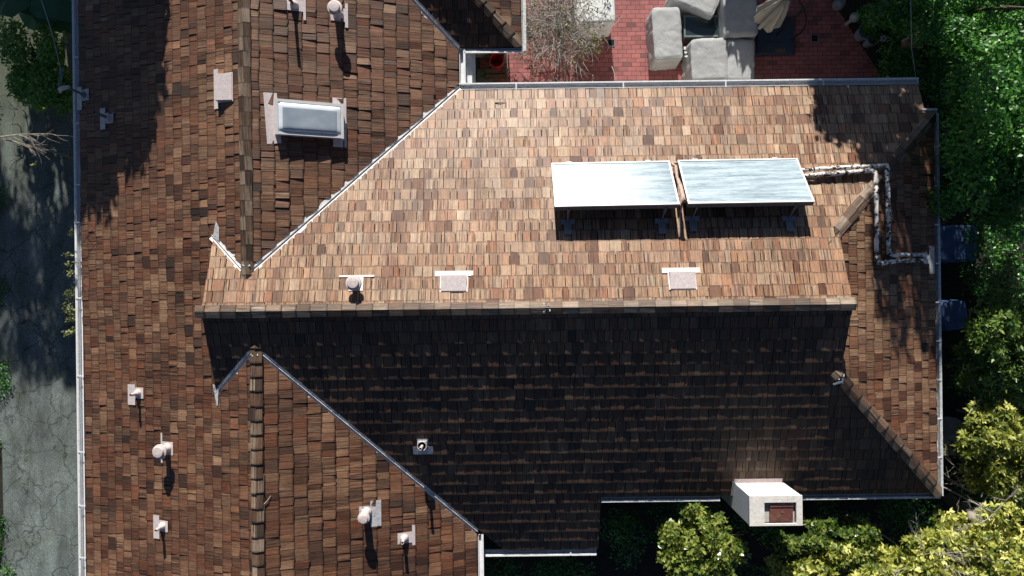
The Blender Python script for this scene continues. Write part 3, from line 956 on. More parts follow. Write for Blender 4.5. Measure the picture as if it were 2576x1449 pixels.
for x, y, an, L_, f_, lb in ((1258, 257, 5, .22, fN, 'short dark stick lying across the upper tan shakes'), (672, 1258, 52, .20, fEs, 'curved pale twig lying beside the lower ridge cap')):
    b = on(x, y, f_, .045); mb = MB(); dx_, dy_ = math.cos(R(an)) * L_ / 2, math.sin(R(an)) * L_ / 2
    mb.tube([(b.x - dx_, b.y - dy_, f_(b.x - dx_, b.y - dy_) + .042), (b.x + dy_ * .12, b.y - dx_ * .12, f_(b.x, b.y) + .05), (b.x + dx_, b.y + dy_, f_(b.x + dx_, b.y + dy_) + .042)], [.009, .008, .005], 6)
    tag(mb.build('fallen_twig', M['trunk'] if f_ is fN else M['twig'], local=b), lb, 'twig')

# skylight
c0 = on(769, 300, fE, .14)
sk = thing('skylight', 'domed skylight with wide pinkish flashing on the brown slope', 'skylight', c0)
pu0, pu1 = on(684.5, 292, fE, .15).x, on(854.5, 306, fE, .15).x
pv1, pv0 = on(769, 257, fE, .15).y, on(769, 342, fE, .15).y
sd = math.atan(m); eu = Vector((math.cos(sd), 0, -math.sin(sd))); ev = Vector((0, 1, 0)); en = eu.cross(ev)
ctr = Vector(((pu0 + pu1) / 2, (pv0 + pv1) / 2, 0)); ctr.z = fE(ctr.x, ctr.y)
Lu = (pu1 - pu0) / math.cos(sd); Lv = pv1 - pv0
mb = MB()
for s in (-1, 1):
    mb.box(ctr + eu * (s * (Lu / 2 - .03)) + en * .085, (.06, Lv, .17), ax=(eu, ev, en))
    mb.box(ctr + ev * (s * (Lv / 2 - .03)) + en * .085, (Lu - .12, .06, .17), ax=(eu, ev, en))
mb.build('curb', M['flash'], sk)
mb = MB()
for s in (-1, 1):
    mb.box(ctr + eu * (s * (Lu / 2 - .018)) + en * .185, (.055, Lv + .03, .03), ax=(eu, ev, en))
    mb.box(ctr + ev * (s * (Lv / 2 - .018)) + en * .185, (Lu - .09, .055, .03), ax=(eu, ev, en))
mb.build('frame', M['alu'], sk)
mb = MB(); n = 16; vs = []; fs = []
for i in range(n + 1):
    for j in range(n + 1):
        x, y = -1 + 2 * i / n, -1 + 2 * j / n
        h = .055 * (1 - abs(x) ** 12) * (1 - abs(y) ** 10)
        vs.append(ctr + eu * (x * (Lu / 2 - .05)) + ev * (y * (Lv / 2 - .05)) + en * (.19 + h))
for i in range(n):
    for j in range(n):
        k = i * (n + 1) + j; fs.append((k, k + n + 1, k + n + 2, k + 1))
mb.add(vs, fs)
for q_, f_ in enumerate(fs):
    i, j = divmod(q_, n)
    if i < 1 or i > n - 2 or j > n - 4 or j < 1: mb.mi[q_] = 1  # paler edge faces, widest sunward: the sunlit rim is put into the colour
mb.build('dome', [M['dome'], M['dome_edge']], sk, True)
for xs in (((662, 232), (696, 234), (708, 360), (672, 362)), ((836, 245), (871, 247), (872, 371), (838, 369))):
    mb = MB(); uv = [on(x, y, fE, .04) for x, y in xs]; plate(mb, [(p.x, p.y) for p in uv], fE, .038)
    mb.build('flashing', M['flash'], sk)

# ------------------------------------------------------------------ solar collectors
def collector(TL, TR, BL, BR, glass, label, seed, legs):
    zlo = fN(0, on(*TL, fN).y) + .12
    for _ in range(5):
        zlo = fN(0, at(TL[0], TL[1], zlo).y) + .15
    zhi = zlo + .80
    a0, a1, b0, b1 = at(*TL, zlo), at(*TR, zlo), at(*BL, zhi), at(*BR, zhi)
    root = thing('solar_collector', label, 'solar panel', (a0 + a1 + b0 + b1) / 4, 'solar water collectors on the tan slope')
    cen = (a0 + a1 + b0 + b1) / 4
    ex = ((a1 - a0) + (b1 - b0)).normalized(); ey = ((a0 - b0) + (a1 - b1)); ey = (ey - ex * ey.dot(ex)).normalized(); nn = ex.cross(ey)
    W = ((a1 - a0).length + (b1 - b0).length) / 2; H = ((a0 - b0).length + (a1 - b1).length) / 2
    H = abs(((a0 + a1) / 2 - (b0 + b1) / 2).dot(ey))
    mb = MB()
    for s in (-1, 1):
        mb.box(cen + ex * (s * (W / 2 - .0125)) - nn * .055, (.025, H, .09), ax=(ex, ey, nn))
        mb.box(cen + ey * (s * (H / 2 - .0125)) - nn * .055, (W - .05, .025, .09), ax=(ex, ey, nn))
    mb.box(cen - nn * .09, (W - .05, H - .05, .01), ax=(ex, ey, nn))
    mb.build('casing', M['bronze'], root)
    mb = MB()
    for s in (-1, 1):
        mb.box(cen + ex * (s * (W / 2 - .015)) - nn * .001, (.035, H + .008, .02), ax=(ex, ey, nn))
        mb.box(cen + ey * (s * (H / 2 - .015)) - nn * .001, (W - .066, .035, .02), ax=(ex, ey, nn))
    mb.build('frame', M['alu'], root)
    mb = MB(); N = 6; vs, gr, fs = [], [], []
    for i in range(N + 1):
        for j in range(N + 1):
            x, y = i / N, j / N
            vs.append(cen + ex * ((x - .5) * (W - .05)) + ey * ((.5 - y) * (H - .05)) - nn * .004)
            gr.append((x * 2.4 + seed, y * 1.25 + seed, seed))
    for i in range(N):
        for j in range(N):
            k = i * (N + 1) + j; fs.append((k, k + 1, k + N + 2, k + N + 1))
    mb.add(vs, fs, 0, gr); mb.build('glass', glass, root)
    for (tx, ty, bx, by) in legs:
        t = at(tx, ty, zhi - .09); bb = on(bx, by, fN, .06)
        t = cen - ey * (H / 2 - .01) - nn * .09 + ex * (t - cen).dot(ex)
        mb = MB(); mb.tube([t + Vector((0, 0, .03)), t.lerp(bb, .3)], .022, 4); mb.tube([t, bb], .016, 4); lg = mb.build('leg', M['galv'], root)
        mb = MB()
        for s in (-1, 1):
            mb.box(bb + Vector((s * .085, .0, .0)), (.09, .10, .06))
        mb.box(bb + Vector((0, .0, .0)), (.1, .05, .05)); mb.box(bb + Vector((0, -.14, fN(0, bb.y - .14) - fN(0, bb.y) - .0)), (.14, .24, .02), ax=(Vector((1, 0, 0)), Vector((0, math.cos(sd), -math.sin(sd))), Vector((0, math.sin(sd), math.cos(sd)))))
        mb.build('foot', M['galv'], lg)
    for tx in (.15, .82):
        mb = MB(); q = cen + ey * (H / 2 + .03) + ex * ((tx - .5) * W); mb.box(q - nn * .05, (.10, .08, .06), ax=(ex, ey, nn)); mb.build('bracket', M['flash'], root)
    return cen, ex, ey, nn, W, H


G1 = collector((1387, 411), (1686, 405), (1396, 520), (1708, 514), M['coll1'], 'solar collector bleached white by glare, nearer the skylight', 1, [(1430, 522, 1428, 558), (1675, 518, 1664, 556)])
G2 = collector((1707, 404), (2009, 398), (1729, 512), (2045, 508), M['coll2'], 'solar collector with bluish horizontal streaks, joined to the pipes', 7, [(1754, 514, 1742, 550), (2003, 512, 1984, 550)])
# plumbing between the two
mb = MB(); pts = [on(1690, 412, fN, .20), on(1700, 420, fN, .22), on(1703, 445, fN, .32), on(1712, 470, fN, .45), on(1720, 505, fN, .62)]
mb.tube(pts, [.032, .034, .03, .045, .04], 9); mb.tube([on(1688, 411, fN, .2), on(1706, 409, fN, .2)], .028, 8)
mb.tube([on(1716, 506, fN, .62), on(1724, 500, fN, .66)], .05, 8); mb.tube([on(1715, 512, fN, .55), on(1712, 535, fN, .2), on(1710, 596, fN, .06)], .02, 6)
tag(mb.build('pipe', M['copper'], local=pts[0]), 'crusty tan plumbing squeezed between the two solar collectors', 'pipe')


def lag_pipe(pts, r, label):
    mb = MB(); P = []
    for i in range(len(pts) - 1):
        n = max(2, int((pts[i + 1] - pts[i]).length / .07))
        for k in range(n):
            P.append(pts[i].lerp(pts[i + 1], k / n) + Vector((random.gauss(0, .004), random.gauss(0, .004), random.gauss(0, .003))))
    P.append(pts[-1])
    mb.tube(P, [r * random.uniform(.82, 1.12) for _ in P], 10)
    o = mb.build('pipe', M['insul'], smooth=True, local=pts[0])
    return tag(o, label, 'pipe', 'insulated pipes to the solar collectors')


def hp(x, y, l):
    u = at(x, y, 3.8)
    f = (lambda a, b_: min(fN(a, b_), fH(a, b_)))
    return on(x, y, f, l)


lag_pipe([hp(2016, 428, .16), hp(2120, 422, .15), hp(2232, 416, .15), hp(2232, 430, .17), hp(2234, 540, .13), hp(2235, 636, .12), hp(2246, 641, .11), hp(2328, 640, .10)], .045, 'outer white lagged pipe bending twice down to the gutter flashing')
lag_pipe([hp(2022, 442, .15), hp(2110, 436, .14), hp(2196, 429, .15), hp(2203, 436, .17), hp(2205, 540, .13), hp(2205, 655, .11), hp(2214, 662, .11), hp(2270, 655, .10), hp(2330, 655, .09)], .045, 'inner white lagged pipe bending twice down to the gutter flashing')
b = on(2338, 652, fH)
fl = MB(); Pq, d, a = frame_on(b, 'E', fH)
rect_plate(fl, Pq, -.03, .11, -.30, .27, fH, .038); rect_plate(fl, Pq, -.18, -.03, -.10, .08, fH, .036)
tag(fl.build('pipe_flashing', M['flash_worn'], local=b), 'grey metal flashing plate where the lagged pipes enter the roof', 'flashing')

# ------------------------------------------------------------------ ground, driveway, patio
mb = MB(); s = 150; mb.add([(-s, -s, 0), (s, -s, 0), (s, s, 0), (-s, s, 0)], [(0, 1, 2, 3)]); tag(mb.build('ground', M['soil']), kind='structure')
mb = MB(); vs = []; n = 40
lft = [(-12.74 + .10 * math.sin(i * .9) + random.uniform(-.05, .05), -14 + 40 * i / n) for i in range(n + 1)]
for i, (u, v) in enumerate(lft): vs += [(u, v, .006), (-9.35, v, .006)]
mb.add(vs, [(2 * i, 2 * i + 1, 2 * i + 3, 2 * i + 2) for i in range(n)]); tag(mb.build('driveway', M['asphalt']), kind='structure')
e0, e1 = at(2092, 0, 0), at(2222, 200, 0); ed = (e0 - e1).normalized()
mb = MB(); P = [(-.75, 3.0), (e1.x - ed.x * 2, e1.y - ed.y * 2), (e0.x + ed.x * 5, e0.y + ed.y * 5), (-.75, e0.y + ed.y * 5)]
mb.add([(u, v, .006) for u, v in P], [(0, 1, 2, 3)]); tag(mb.build('patio', M['brick']), kind='structure')
mb = MB(); mb.add([(-1.5, 4.9, .011), (-.72, 4.9, .011), (-.72, 5.9, .011), (-1.5, 5.9, .011)], [(0, 1, 2, 3)]); tag(mb.build('path', M['slate']), kind='structure')

# ------------------------------------------------------------------ courtyard things
b = at(1250, 164, .20)
bk = thing('bucket', 'red plastic bucket standing in the small courtyard', 'bucket', b)
mb = MB(); mb.lathe(b, [(.128, 0), (.160, .40), (.168, .40), (.168, .385), (.163, .38)], 28)
mb.v, mb.f, mb.mi, mb.g, mb.t = [], [], [], [], []
mb.lathe(b, [(.125, 0), (.158, .40)], 28)
mb.f = [f_ for f_ in mb.f if len(f_) == 4]; mb.mi = [0] * len(mb.f)
mb.lathe(b, [(.118, .012), (.151, .40)], 28); mb.f = [f_ for f_ in mb.f if len(f_) == 4]; mb.mi = [0] * len(mb.f)
mb.lathe(b, [(.124, .002), (.123, .010)], 28); mb.lathe(b, [(.151, .395), (.151, .402), (.170, .402), (.170, .375), (.160, .372)], 28); 
mb.f = [f_ for f_ in mb.f if not (len(f_) > 4 and mb.v[f_[0]][2] > b.z + .3)]; mb.mi = [0] * len(mb.f)
mb.build('body', M['red'], bk, True)
mb = MB(); mb.tube([b + Vector((.17 * math.cos(q), .17 * math.sin(q) * .95, .36 - .24 * abs(math.sin(q)))) for q in np.linspace(math.pi, 2 * math.pi, 14)], .005, 6); mb.build('handle', M['galv'], bk)
c = at(1251, 190, .1)
cr = thing('wooden_crate', 'low slatted wooden crate under the red bucket', 'crate', (c.x, c.y, 0))
mb = MB()
for k in range(4): mb.box((b.x - .02, b.y - .27 + .14 * k, .17), (.52, .10, .03))
mb.build('slats', M['wood'], cr)
mb = MB()
for k in (-1, 1):
    mb = MB(); mb.box((b.x - .02 + k * .21, b.y - .06, .08), (.05, .5, .15)); mb.build('runner', M['wood'], cr)

c = at(1270, 130, .8); mb = MB(); mb.box((c.x, c.y + .08, .45), (.05, .34, .9)); mb.box((c.x + .075, c.y + .08, .42), (.02, .34, .84))
tag(mb.build('partition_board', M['galv'], local=(c.x, c.y, 0)), 'narrow grey upright board between the pale wall and the bare shrub', 'board')
c = at(1220, 193, .05); mb = MB(); mb.box((c.x, c.y - .02, .025), (.40, .40, .05)); tag(mb.build('paving_slab', M['slab'], local=(c.x, c.y, 0)), 'square greenish grey slab on the courtyard floor', 'slab')
c = at(1209, 190, .06)
pp = thing('potted_plant', 'small green succulent in a pot on the grey slab', 'potted plant', (c.x, c.y, .052))
mb = MB(); mb.lathe((c.x, c.y, .052), [(.05, 0), (.07, .10), (.06, .10), (.05, .07)], 16); mb.build('pot', M['pot'], pp)
succ_c = (c.x, c.y, .14)
c = at(1278, 176, .5); mb = MB(); mb.lathe((c.x, c.y, 0.42), [(.03, 0), (.035, .08), (.028, .08), (.02, .02)], 12); mb.tube([(c.x, c.y, 0), (c.x, c.y, .42)], .012, 6)
tag(mb.build('garden_light', M['ceramic'], local=(c.x, c.y, 0)), 'tiny white stake light at the edge of the courtyard', 'garden light')
for px, py, lb in ((1537, 108, 'small black square drain in the bricks below the white cover'), (2049, 97, 'small black square drain in the shaded bricks')):
    c = at(px, py, 0); dr = thing('drain', lb, 'drain', (c.x, c.y, .01), 'square drains in the brick patio')
    mb = MB(); mb.box((c.x, c.y, .012), (.15, .15, .008)); mb.build('grate', M['hole'], dr)
    mb = MB()
    for k in (-1, 1):
        mb.box((c.x + k * .085, c.y, .012), (.018, .19, .014)); mb.box((c.x, c.y + k * .085, .012), (.15, .018, .014))
    mb.build('rim', M['galv'], dr)


# ------------------------------------------------------------------ draped covers
def draped(name, px, py, w, d, h, rot, label, cat, mat=None, seed=0, slope=(0, 0), wr=.02, q=13, flare=.05, group='fabric-covered patio furniture', fold=(1, 0)):
    c = at(px, py, h * .97)
    n = 46
    vs, fs = [], []
    ca, sa = math.cos(R(rot)), math.sin(R(rot))
    o = Vector((seed * 7.3, seed * 3.1, 0))
    H = 22
    def vert(x, y, zf, side):
        nq = (abs(x) ** q + abs(y) ** q) ** (1 / q)
        return x / max(nq, 1e-6), y / max(nq, 1e-6)
    # rings from the centre of the top outward then down the sides
    rings = [0.0] + [i / 16 for i in range(1, 17)]
    idx = 0
    ring_pts = []
    seg = 88
    prof = [(r, 1.0) for r in rings] + [(1.0 + .03, 1 - .035), (1.035, .92)] + [(1.035 + flare * (1 - t), t) for t in np.linspace(.8, 0, 9)]
    for (r, t) in prof:
        row = []
        for k in range(seg):
            a = 2 * math.pi * k / seg
            x, y = vert(math.cos(a), math.sin(a), 0, 0)
            X, Y = x * r * w / 2, y * r * d / 2
            zt = h * (1 + slope[0] * X / w + slope[1] * Y / d)
            p = Vector((X * 2.1, Y * 2.1, t * h * 1.2)) + o
            crease = abs(noise.noise(p * 1.7)) - .25 + .5 * (abs(noise.noise(p * 4.1 + Vector((5, 1, 2)))) - .2)
            ang = X * fold[0] + Y * fold[1]
            crease += .55 * math.sin(ang * 30 + 4 * noise.noise(p * 1.2)) * max(0, noise.noise(p * .9 + Vector((9, 9, 9))) + .1)
            if t >= .99:
                edge = max(0, (r - .8) / .2)
                z = zt - .025 * edge ** 4 + wr * .42 * crease
                dx = dy = 0
            else:
                z = zt * t
                amp = wr * (.7 + .9 * (1 - t)) * crease
                dx, dy = x * amp, y * amp
            X += dx; Y += dy
            row.append((c.x + X * ca - Y * sa, c.y + X * sa + Y * ca, max(.012, z)))
        ring_pts.append(row)
    vs = [p for row in ring_pts for p in row]
    for i in range(len(ring_pts) - 1):
        for k in range(seg):
            k2 = (k + 1) % seg
            fs.append((i * seg + k, (i + 1) * seg + k, (i + 1) * seg + k2, i * seg + k2))
    mb = MB(); mb.add(vs, fs)
    ob = mb.build(name, mat or M['fabric'], smooth=True, local=(c.x, c.y, 0))
    return tag(ob, label, cat, group)


draped('covered_bench', 1679, 84, .66, 1.20, .78, 3, 'long narrow grey cover over a bench beside the sunlit bricks', 'furniture cover', seed=1, slope=(-.05, .0), fold=(.6, 1), wr=.028)
draped('covered_table', 1756, -22, 1.10, .85, .70, -24, 'large half-shaded grey cover with fan-like folds behind the glass table', 'furniture cover', seed=2, fold=(1, -.9), wr=.035)
draped('covered_armchair', 1862, 36, .80, 1.00, .82, 2, 'shaded blue-grey cover touching the corner of the glass table', 'furniture cover', seed=3, wr=.022)
draped('covered_armchair', 1785, 150, .84, .96, .84, 2, 'creased light grey cover in full sun below the glass table', 'furniture cover', seed=4, wr=.034, slope=(0, .06))
draped('covered_armchair', 1862, 152, .66, .98, .76, -2, 'smooth grey cover in dappled shade next to the umbrella base', 'furniture cover', seed=5, wr=.02, slope=(0, -.03))
draped('covered_grill', 1495, 8, .92, .92, 1.02, 2, 'bright white cover over a boxy grill behind the bare shrub', 'furniture cover', mat=M['fabricw'], seed=6, wr=.003, q=14, flare=.0, group='white cover')
# white tie straps
c = at(1722, 122, .5); mb = MB()
for k in range(3): mb.box((c.x + .02 * k, c.y - .09 * k, .52 - .02 * k), (.05, .07, .03), rot=.6 * k)
tag(mb.build('tie_strap', M['fabricw'], local=(c.x, c.y, .5)), 'crumpled white tie strap on the side of the bench cover', 'strap')

# glass coffee table
c = at(1771, 66, .45)
gt = thing('glass_table', 'low coffee table with smoked glass top among the covers', 'table', (c.x, c.y, 0))
W, D = .98, .52
mb = MB(); mb.box((c.x, c.y, .455), (W - .08, D - .08, .012)); mb.build('glass_top', M['tglass'], gt)
mb = MB()
for k in (-1, 1):
    mb.box((c.x + k * (W / 2 - .02), c.y, .45), (.04, D, .035)); mb.box((c.x, c.y + k * (D / 2 - .02), .45), (W - .08, .04, .035))
mb.build('frame', M['slab'], gt)
for i in (-1, 1):
    for j in (-1, 1):
        mb = MB(); mb.box((c.x + i * (W / 2 - .03), c.y + j * (D / 2 - .03), .215), (.045, .045, .43)); mb.build('leg', M['slab'], gt)
mb = MB(); mb.box((c.x, c.y, .10), (W - .1, D - .1, .02)); mb.build('shelf', M['slab'], gt)

# cantilever umbrella
c = at(1951, 90, .1)
um = thing('patio_umbrella', 'folded beige cantilever umbrella on a dark blue square base', 'umbrella', (c.x, c.y, 0))
mb = MB(); w = .46
rings = []
for r, z in ((w, .0), (w, .07), (w - .05, .10), (.20, .125)):
    rings.append([(c.x + r * sx, c.y + r * sy, .012 + z) for sx, sy in ((-1, -1), (1, -1), (1, 1), (-1, 1))])
vs = [p for rr in rings for p in rr]; fs = []
for i in range(3):
    for k in range(4): fs.append((i * 4 + k, i * 4 + (k + 1) % 4, (i + 1) * 4 + (k + 1) % 4, (i + 1) * 4 + k))
fs.append((12, 13, 14, 15)); mb.add(vs, fs)
base = mb.build('base', M['navy'], um)
mb = MB(); mb.box((c.x, c.y, .16), (.32, .32, .07)); mb.build('post_socket', M['navy'], base)
mb = MB(); mb.box((c.x + .10, c.y - .37, .11), (.24, .09, .05)); mb.build('base_plaque', M['brass'], base)
mb = MB(); mb.tube([(c.x, c.y, .17), (c.x, c.y, 2.3), (c.x + .02, c.y + .02, 2.5)], .035, 10); mb.build('pole', M['black'], um)
k0 = at(1918, 60, 1.05)
arm = [at(1990, 100, .35), at(2018, 78, .9), at(2028, 50, 1.5), at(2020, 20, 1.9), at(2008, -10, 2.2), Vector((c.x + .02, c.y + .03, 2.5)), Vector((k0.x + .1, k0.y + .1, 2.62)), Vector((k0.x, k0.y, 2.56))]
sm_ = []
for i in range(len(arm) - 1):
    for t in (0, .33, .66):
        p_, q_ = arm[max(i - 1, 0)], arm[min(i + 2, len(arm) - 1)]
        a_, b_ = arm[i], arm[i + 1]
        sm_.append(.5 * ((2 * a_) + (b_ - p_) * t + (2 * p_ - 5 * a_ + 4 * b_ - q_) * t * t + (3 * a_ - p_ - 3 * b_ + q_) * t ** 3))
mb = MB(); mb.tube(sm_, .022, 8); mb.build('arm', M['black'], um)
mb = MB(); n = 48; prof = [(.03, 1.05), (.10, 1.12), (.20, 1.24), (.25, 1.5), (.21, 1.9), (.13, 2.3), (.04, 2.55)]
vs, fs = [], []
for r, z in prof:
    for k in range(n):
        a = 2 * math.pi * k / n
        rr = r * (1 + .38 * math.sin(8 * a + .6 * z) + .10 * math.sin(19 * a + 3 * z))
        vs.append((k0.x + rr * math.cos(a), k0.y + rr * math.sin(a), z + .03 * math.sin(8 * a)))
for i in range(len(prof) - 1):
    for k in range(n):
        k2 = (k + 1) % n; fs.append((i * n + k, i * n + k2, (i + 1) * n + k2, (i + 1) * n + k))
fs.append(tuple(reversed(range(n)))); fs.append(tuple((len(prof) - 1) * n + k for k in range(n)))
mb.add(vs, fs); mb.build('canopy', M['canvas'], um, True)


# ------------------------------------------------------------------ foliage
def leaf_mesh(name, pos, dirv, nrm, L, Wd, tone, mat, parent, base, fold=.12):
    n = len(pos)
    dirv = dirv / np.linalg.norm(dirv, axis=1, keepdims=True)
    side = np.cross(nrm, dirv); side /= (np.linalg.norm(side, axis=1, keepdims=True) + 1e-9)
    up = np.cross(dirv, side)
    L = L.reshape(-1, 1); Wd = Wd.reshape(-1, 1)
    v = np.empty((n, 4, 3), dtype=np.float32)
    v[:, 0] = pos
    v[:, 1] = pos + dirv * L * .48 + side * Wd * .5 + up * Wd * fold
    v[:, 2] = pos + dirv * L - up * L * .08
    v[:, 3] = pos + dirv * L * .48 - side * Wd * .5 + up * Wd * fold
    v -= np.array(base, dtype=np.float32)
    me = bpy.data.meshes.new(name)
    me.vertices.add(n * 4); me.vertices.foreach_set('co', v.ravel())
    me.loops.add(n * 4); me.loops.foreach_set('vertex_index', np.arange(n * 4, dtype=np.int32))
    me.polygons.add(n); me.polygons.foreach_set('loop_start', np.arange(0, n * 4, 4, dtype=np.int32))
    try: me.polygons.foreach_set('loop_total', np.full(n, 4, dtype=np.int32))
    except Exception: pass
    me.materials.append(mat)
    a = me.attributes.new('tone', 'FLOAT_COLOR', 'POINT')
    col = np.ones((n, 4, 4), dtype=np.float32); col[:, :, 0] = np.clip(tone, 0, 1).reshape(-1, 1); col[:, :, 1:3] = .5
    a.data.foreach_set('color', col.ravel())
    me.update(calc_edges=True); me.validate()
    o = bpy.data.objects.new(name, me); COL.objects.link(o)
    if parent is not None:
        o.parent = parent; o.location = Vector(base) - world_loc(parent)
    else:
        o.location = base
    return o


def unit(n):
    x = rng.normal(size=(n, 3)); return x / np.linalg.norm(x, axis=1, keepdims=True)


def sample_blobs(blobs, N, shell=.55, up_bias=.35):
    """points near the outside of a union of ellipsoids + outward directions"""
    B = np.array(blobs, dtype=float)
    vol = (B[:, 3] * B[:, 4] + B[:, 3] * B[:, 5]); p = vol / vol.sum()
    k = rng.choice(len(B), N, p=p)
    d = unit(N); d[:, 2] = np.where(rng.random(N) < up_bias, np.abs(d[:, 2]), d[:, 2])
    r = shell + (1.04 - shell) * rng.random(N) ** .6
    pos = B[k, :3] + d * B[k, 3:6] * r.reshape(-1, 1)
    out = d / B[k, 3:6]; out /= np.linalg.norm(out, axis=1, keepdims=True)
    return pos, out, k


def clumps(c, rad, n, sub=.42, zflat=.75, seed=0, fill=True):
    """lumps arranged through an ellipsoid for an uneven crown"""
    r_ = random.Random(seed)
    out = []
    for i in range(n):
        d = Vector((r_.gauss(0, 1), r_.gauss(0, 1), r_.gauss(0, .8))).normalized()
        rr = r_.uniform(.45, .95)
        s = sub * r_.uniform(.6, 1.25)
        out.append((c[0] + d.x * rad[0] * rr, c[1] + d.y * rad[1] * rr, c[2] + d.z * rad[2] * rr * .9, rad[0] * s, rad[1] * s, min(rad[0], rad[1]) * s * zflat))
    return out


def foliage(parent, name, mat, blobs, N, L, W, base, rosette=0, tone=(.5, .22), shell=.55, up=.5, zmin=.05, ):
    if rosette:
        nc = N // rosette
        pos, out, k = sample_blobs(blobs, nc, shell)
        ax = out * .6 + np.array([0, 0, up]) + unit(nc) * .45; ax /= np.linalg.norm(ax, axis=1, keepdims=True)
        pos = np.repeat(pos, rosette, 0); axr = np.repeat(ax, rosette, 0)
        rv = unit(len(pos)); perp = rv - axr * (rv * axr).sum(1, keepdims=True); perp /= np.linalg.norm(perp, axis=1, keepdims=True)
        ang = np.radians(rng.uniform(38, 92, len(pos))).reshape(-1, 1)
        dirv = axr * np.cos(ang) + perp * np.sin(ang); nrm = axr * np.sin(ang) - perp * np.cos(ang)
        tn = np.repeat(rng.normal(tone[0], tone[1], nc), rosette) + rng.normal(0, tone[1] * .5, len(pos))
    else:
        pos, out, k = sample_blobs(blobs, N, shell)
        nrm = out * .5 + np.array([0, 0, up]) + unit(N) * .75; nrm /= np.linalg.norm(nrm, axis=1, keepdims=True)
        rv = unit(N) + out * .5; dirv = rv - nrm * (rv * nrm).sum(1, keepdims=True)
        ck = rng.normal(0, tone[1] * .6, len(blobs))
        tn = rng.normal(tone[0], tone[1], N) + ck[k]
    keep = pos[:, 2] > zmin
    pos, dirv, nrm, tn = pos[keep], dirv[keep], nrm[keep], tn[keep]
    n = len(pos)
    l = L * rng.uniform(.65, 1.3, n); w = W * rng.uniform(.75, 1.25, n)
    return leaf_mesh(name, pos.astype(np.float32), dirv, nrm, l, w, tn, mat, parent, base)


def branchy(mb, p, d, L, r, depth, n=3, spread=.7, rnd=None, seg=4, tip=.35):
    rnd = rnd or random
    pts = [Vector(p)]; dd = Vector(d).normalized(); rs = [r]
    for i in range(seg):
        dd = (dd + Vector((rnd.gauss(0, .16), rnd.gauss(0, .16), rnd.gauss(0, .10)))).normalized()
        pts.append(pts[-1] + dd * (L / seg)); rs.append(r * (1 - (1 - tip) * (i + 1) / seg))
    mb.tube(pts, rs, 5 if r < .02 else 8, caps=False)
    if depth > 0:
        for k in range(n):
            q = pts[rnd.randint(max(1, seg // 2), seg)]
            nd = (dd + Vector((rnd.gauss(0, spread), rnd.gauss(0, spread), rnd.gauss(.05, spread * .6)))).normalized()
            branchy(mb, q, nd, L * rnd.uniform(.5, .8), r * .55, depth - 1, n, spread, rnd, seg, tip)


def tree(name, label, cat, base, crown_c, rad, mat, N, L, W, rosette=0, nblob=10, tone=(.5, .22), group=None, trunk_r=.09, trunk_mat=None, seed=1, sub=.42, shell=.5, stems=1, up=.5, lean=(0, 0), zflat=.8, blobs=None):
    rd = random.Random(seed)
    root = thing(name, label, cat, (base[0], base[1], 0), group)
    mb = MB()
    for s_ in range(stems):
        o = Vector((rd.uniform(-.25, .25), rd.uniform(-.25, .25), 0)) if stems > 1 else Vector((0, 0, 0))
        b0 = Vector((base[0], base[1], 0)) + o; c_ = Vector(crown_c) + o * 2
        fork = b0.lerp(c_, .5) + Vector((rd.uniform(-.1, .1), rd.uniform(-.1, .1), 0))
        mb.tube([b0, b0.lerp(fork, .5) + Vector((rd.uniform(-.05, .05), rd.uniform(-.05, .05), 0)), fork], [trunk_r * 1.25, trunk_r, trunk_r * .8], 9)
        for k in range(5):
            d = Vector((rd.uniform(-1, 1) * rad[0], rd.uniform(-1, 1) * rad[1], rd.uniform(.2, .9) * rad[2])) * .75
            e = c_ + d
            mb.tube([fork, fork.lerp(e, .5) + Vector((rd.uniform(-.1, .1), rd.uniform(-.1, .1), .08)), e], [trunk_r * .55, trunk_r * .35, .012], 6)
    mb.build('trunk', trunk_mat or M['trunk'], root)
    bl = blobs or clumps(crown_c, rad, nblob, sub, zflat, seed)
    foliage(root, 'crown', mat, bl, N, L, W, tuple(crown_c), rosette, tone, shell, up)
    return root


# --- trees just outside the picture whose shadows fall into it (towards the sun)
def outtree(c, rad, N, label, L=.14, W=.075, seed=1, nb=12, sub=.4, mat='lf_dark'):
    return tree('shade_tree', label, 'tree', (c[0], c[1]), c, rad, M[mat], N, L, W, nblob=nb, sub=sub, seed=seed, trunk_r=.16, shell=.1, group='tall trees beyond the top edge of the view')


def screen_tree(label, V, cols, N, L, W, seed, rb=.42, trunk=None):
    """a dense crown given as columns (U, lowest, highest)"""
    rd = random.Random(seed); bl = []
    for U, z0, z1 in cols:
        z = z0
        while z <= z1:
            r_ = rb * rd.uniform(.8, 1.15)
            bl.append((U + rd.uniform(-.12, .12), V + rd.uniform(-.5, .5), min(z, z1 - r_ * .6), r_, r_, r_)); z += rb * .8
    U0 = sum(c_[0] for c_ in cols) / len(cols); zt = max(c_[2] for c_ in cols)
    root = thing('shade_tree', label, 'tree', (U0, V, 0), 'tall trees beyond the top edge of the view')
    mb = MB(); mb.tube([(U0, V, 0), (U0 + .05, V, zt * .5), (U0, V, zt * .85)], [.16, .12, .03], 9)
    for U, z0, z1 in cols: mb.tube([(U0, V, zt * .35), ((U + U0) / 2, V, (z0 + z1) / 2 * .8), (U, V, (z0 + z1) / 2)], [.06, .04, .015], 6)
    mb.build('trunk', M['trunk'], root)
    foliage(root, 'crown', M['lf_dark'], bl, N, L, W, (U0, V, zt * .6), 0, (.5, .2), .15, .4)


def cols(u0, u1, z0, z1, st=.36):
    n = max(2, int((u1 - u0) / st)); return [(u0 + (u1 - u0) * i / (n - 1), z0, z1) for i in range(n)]


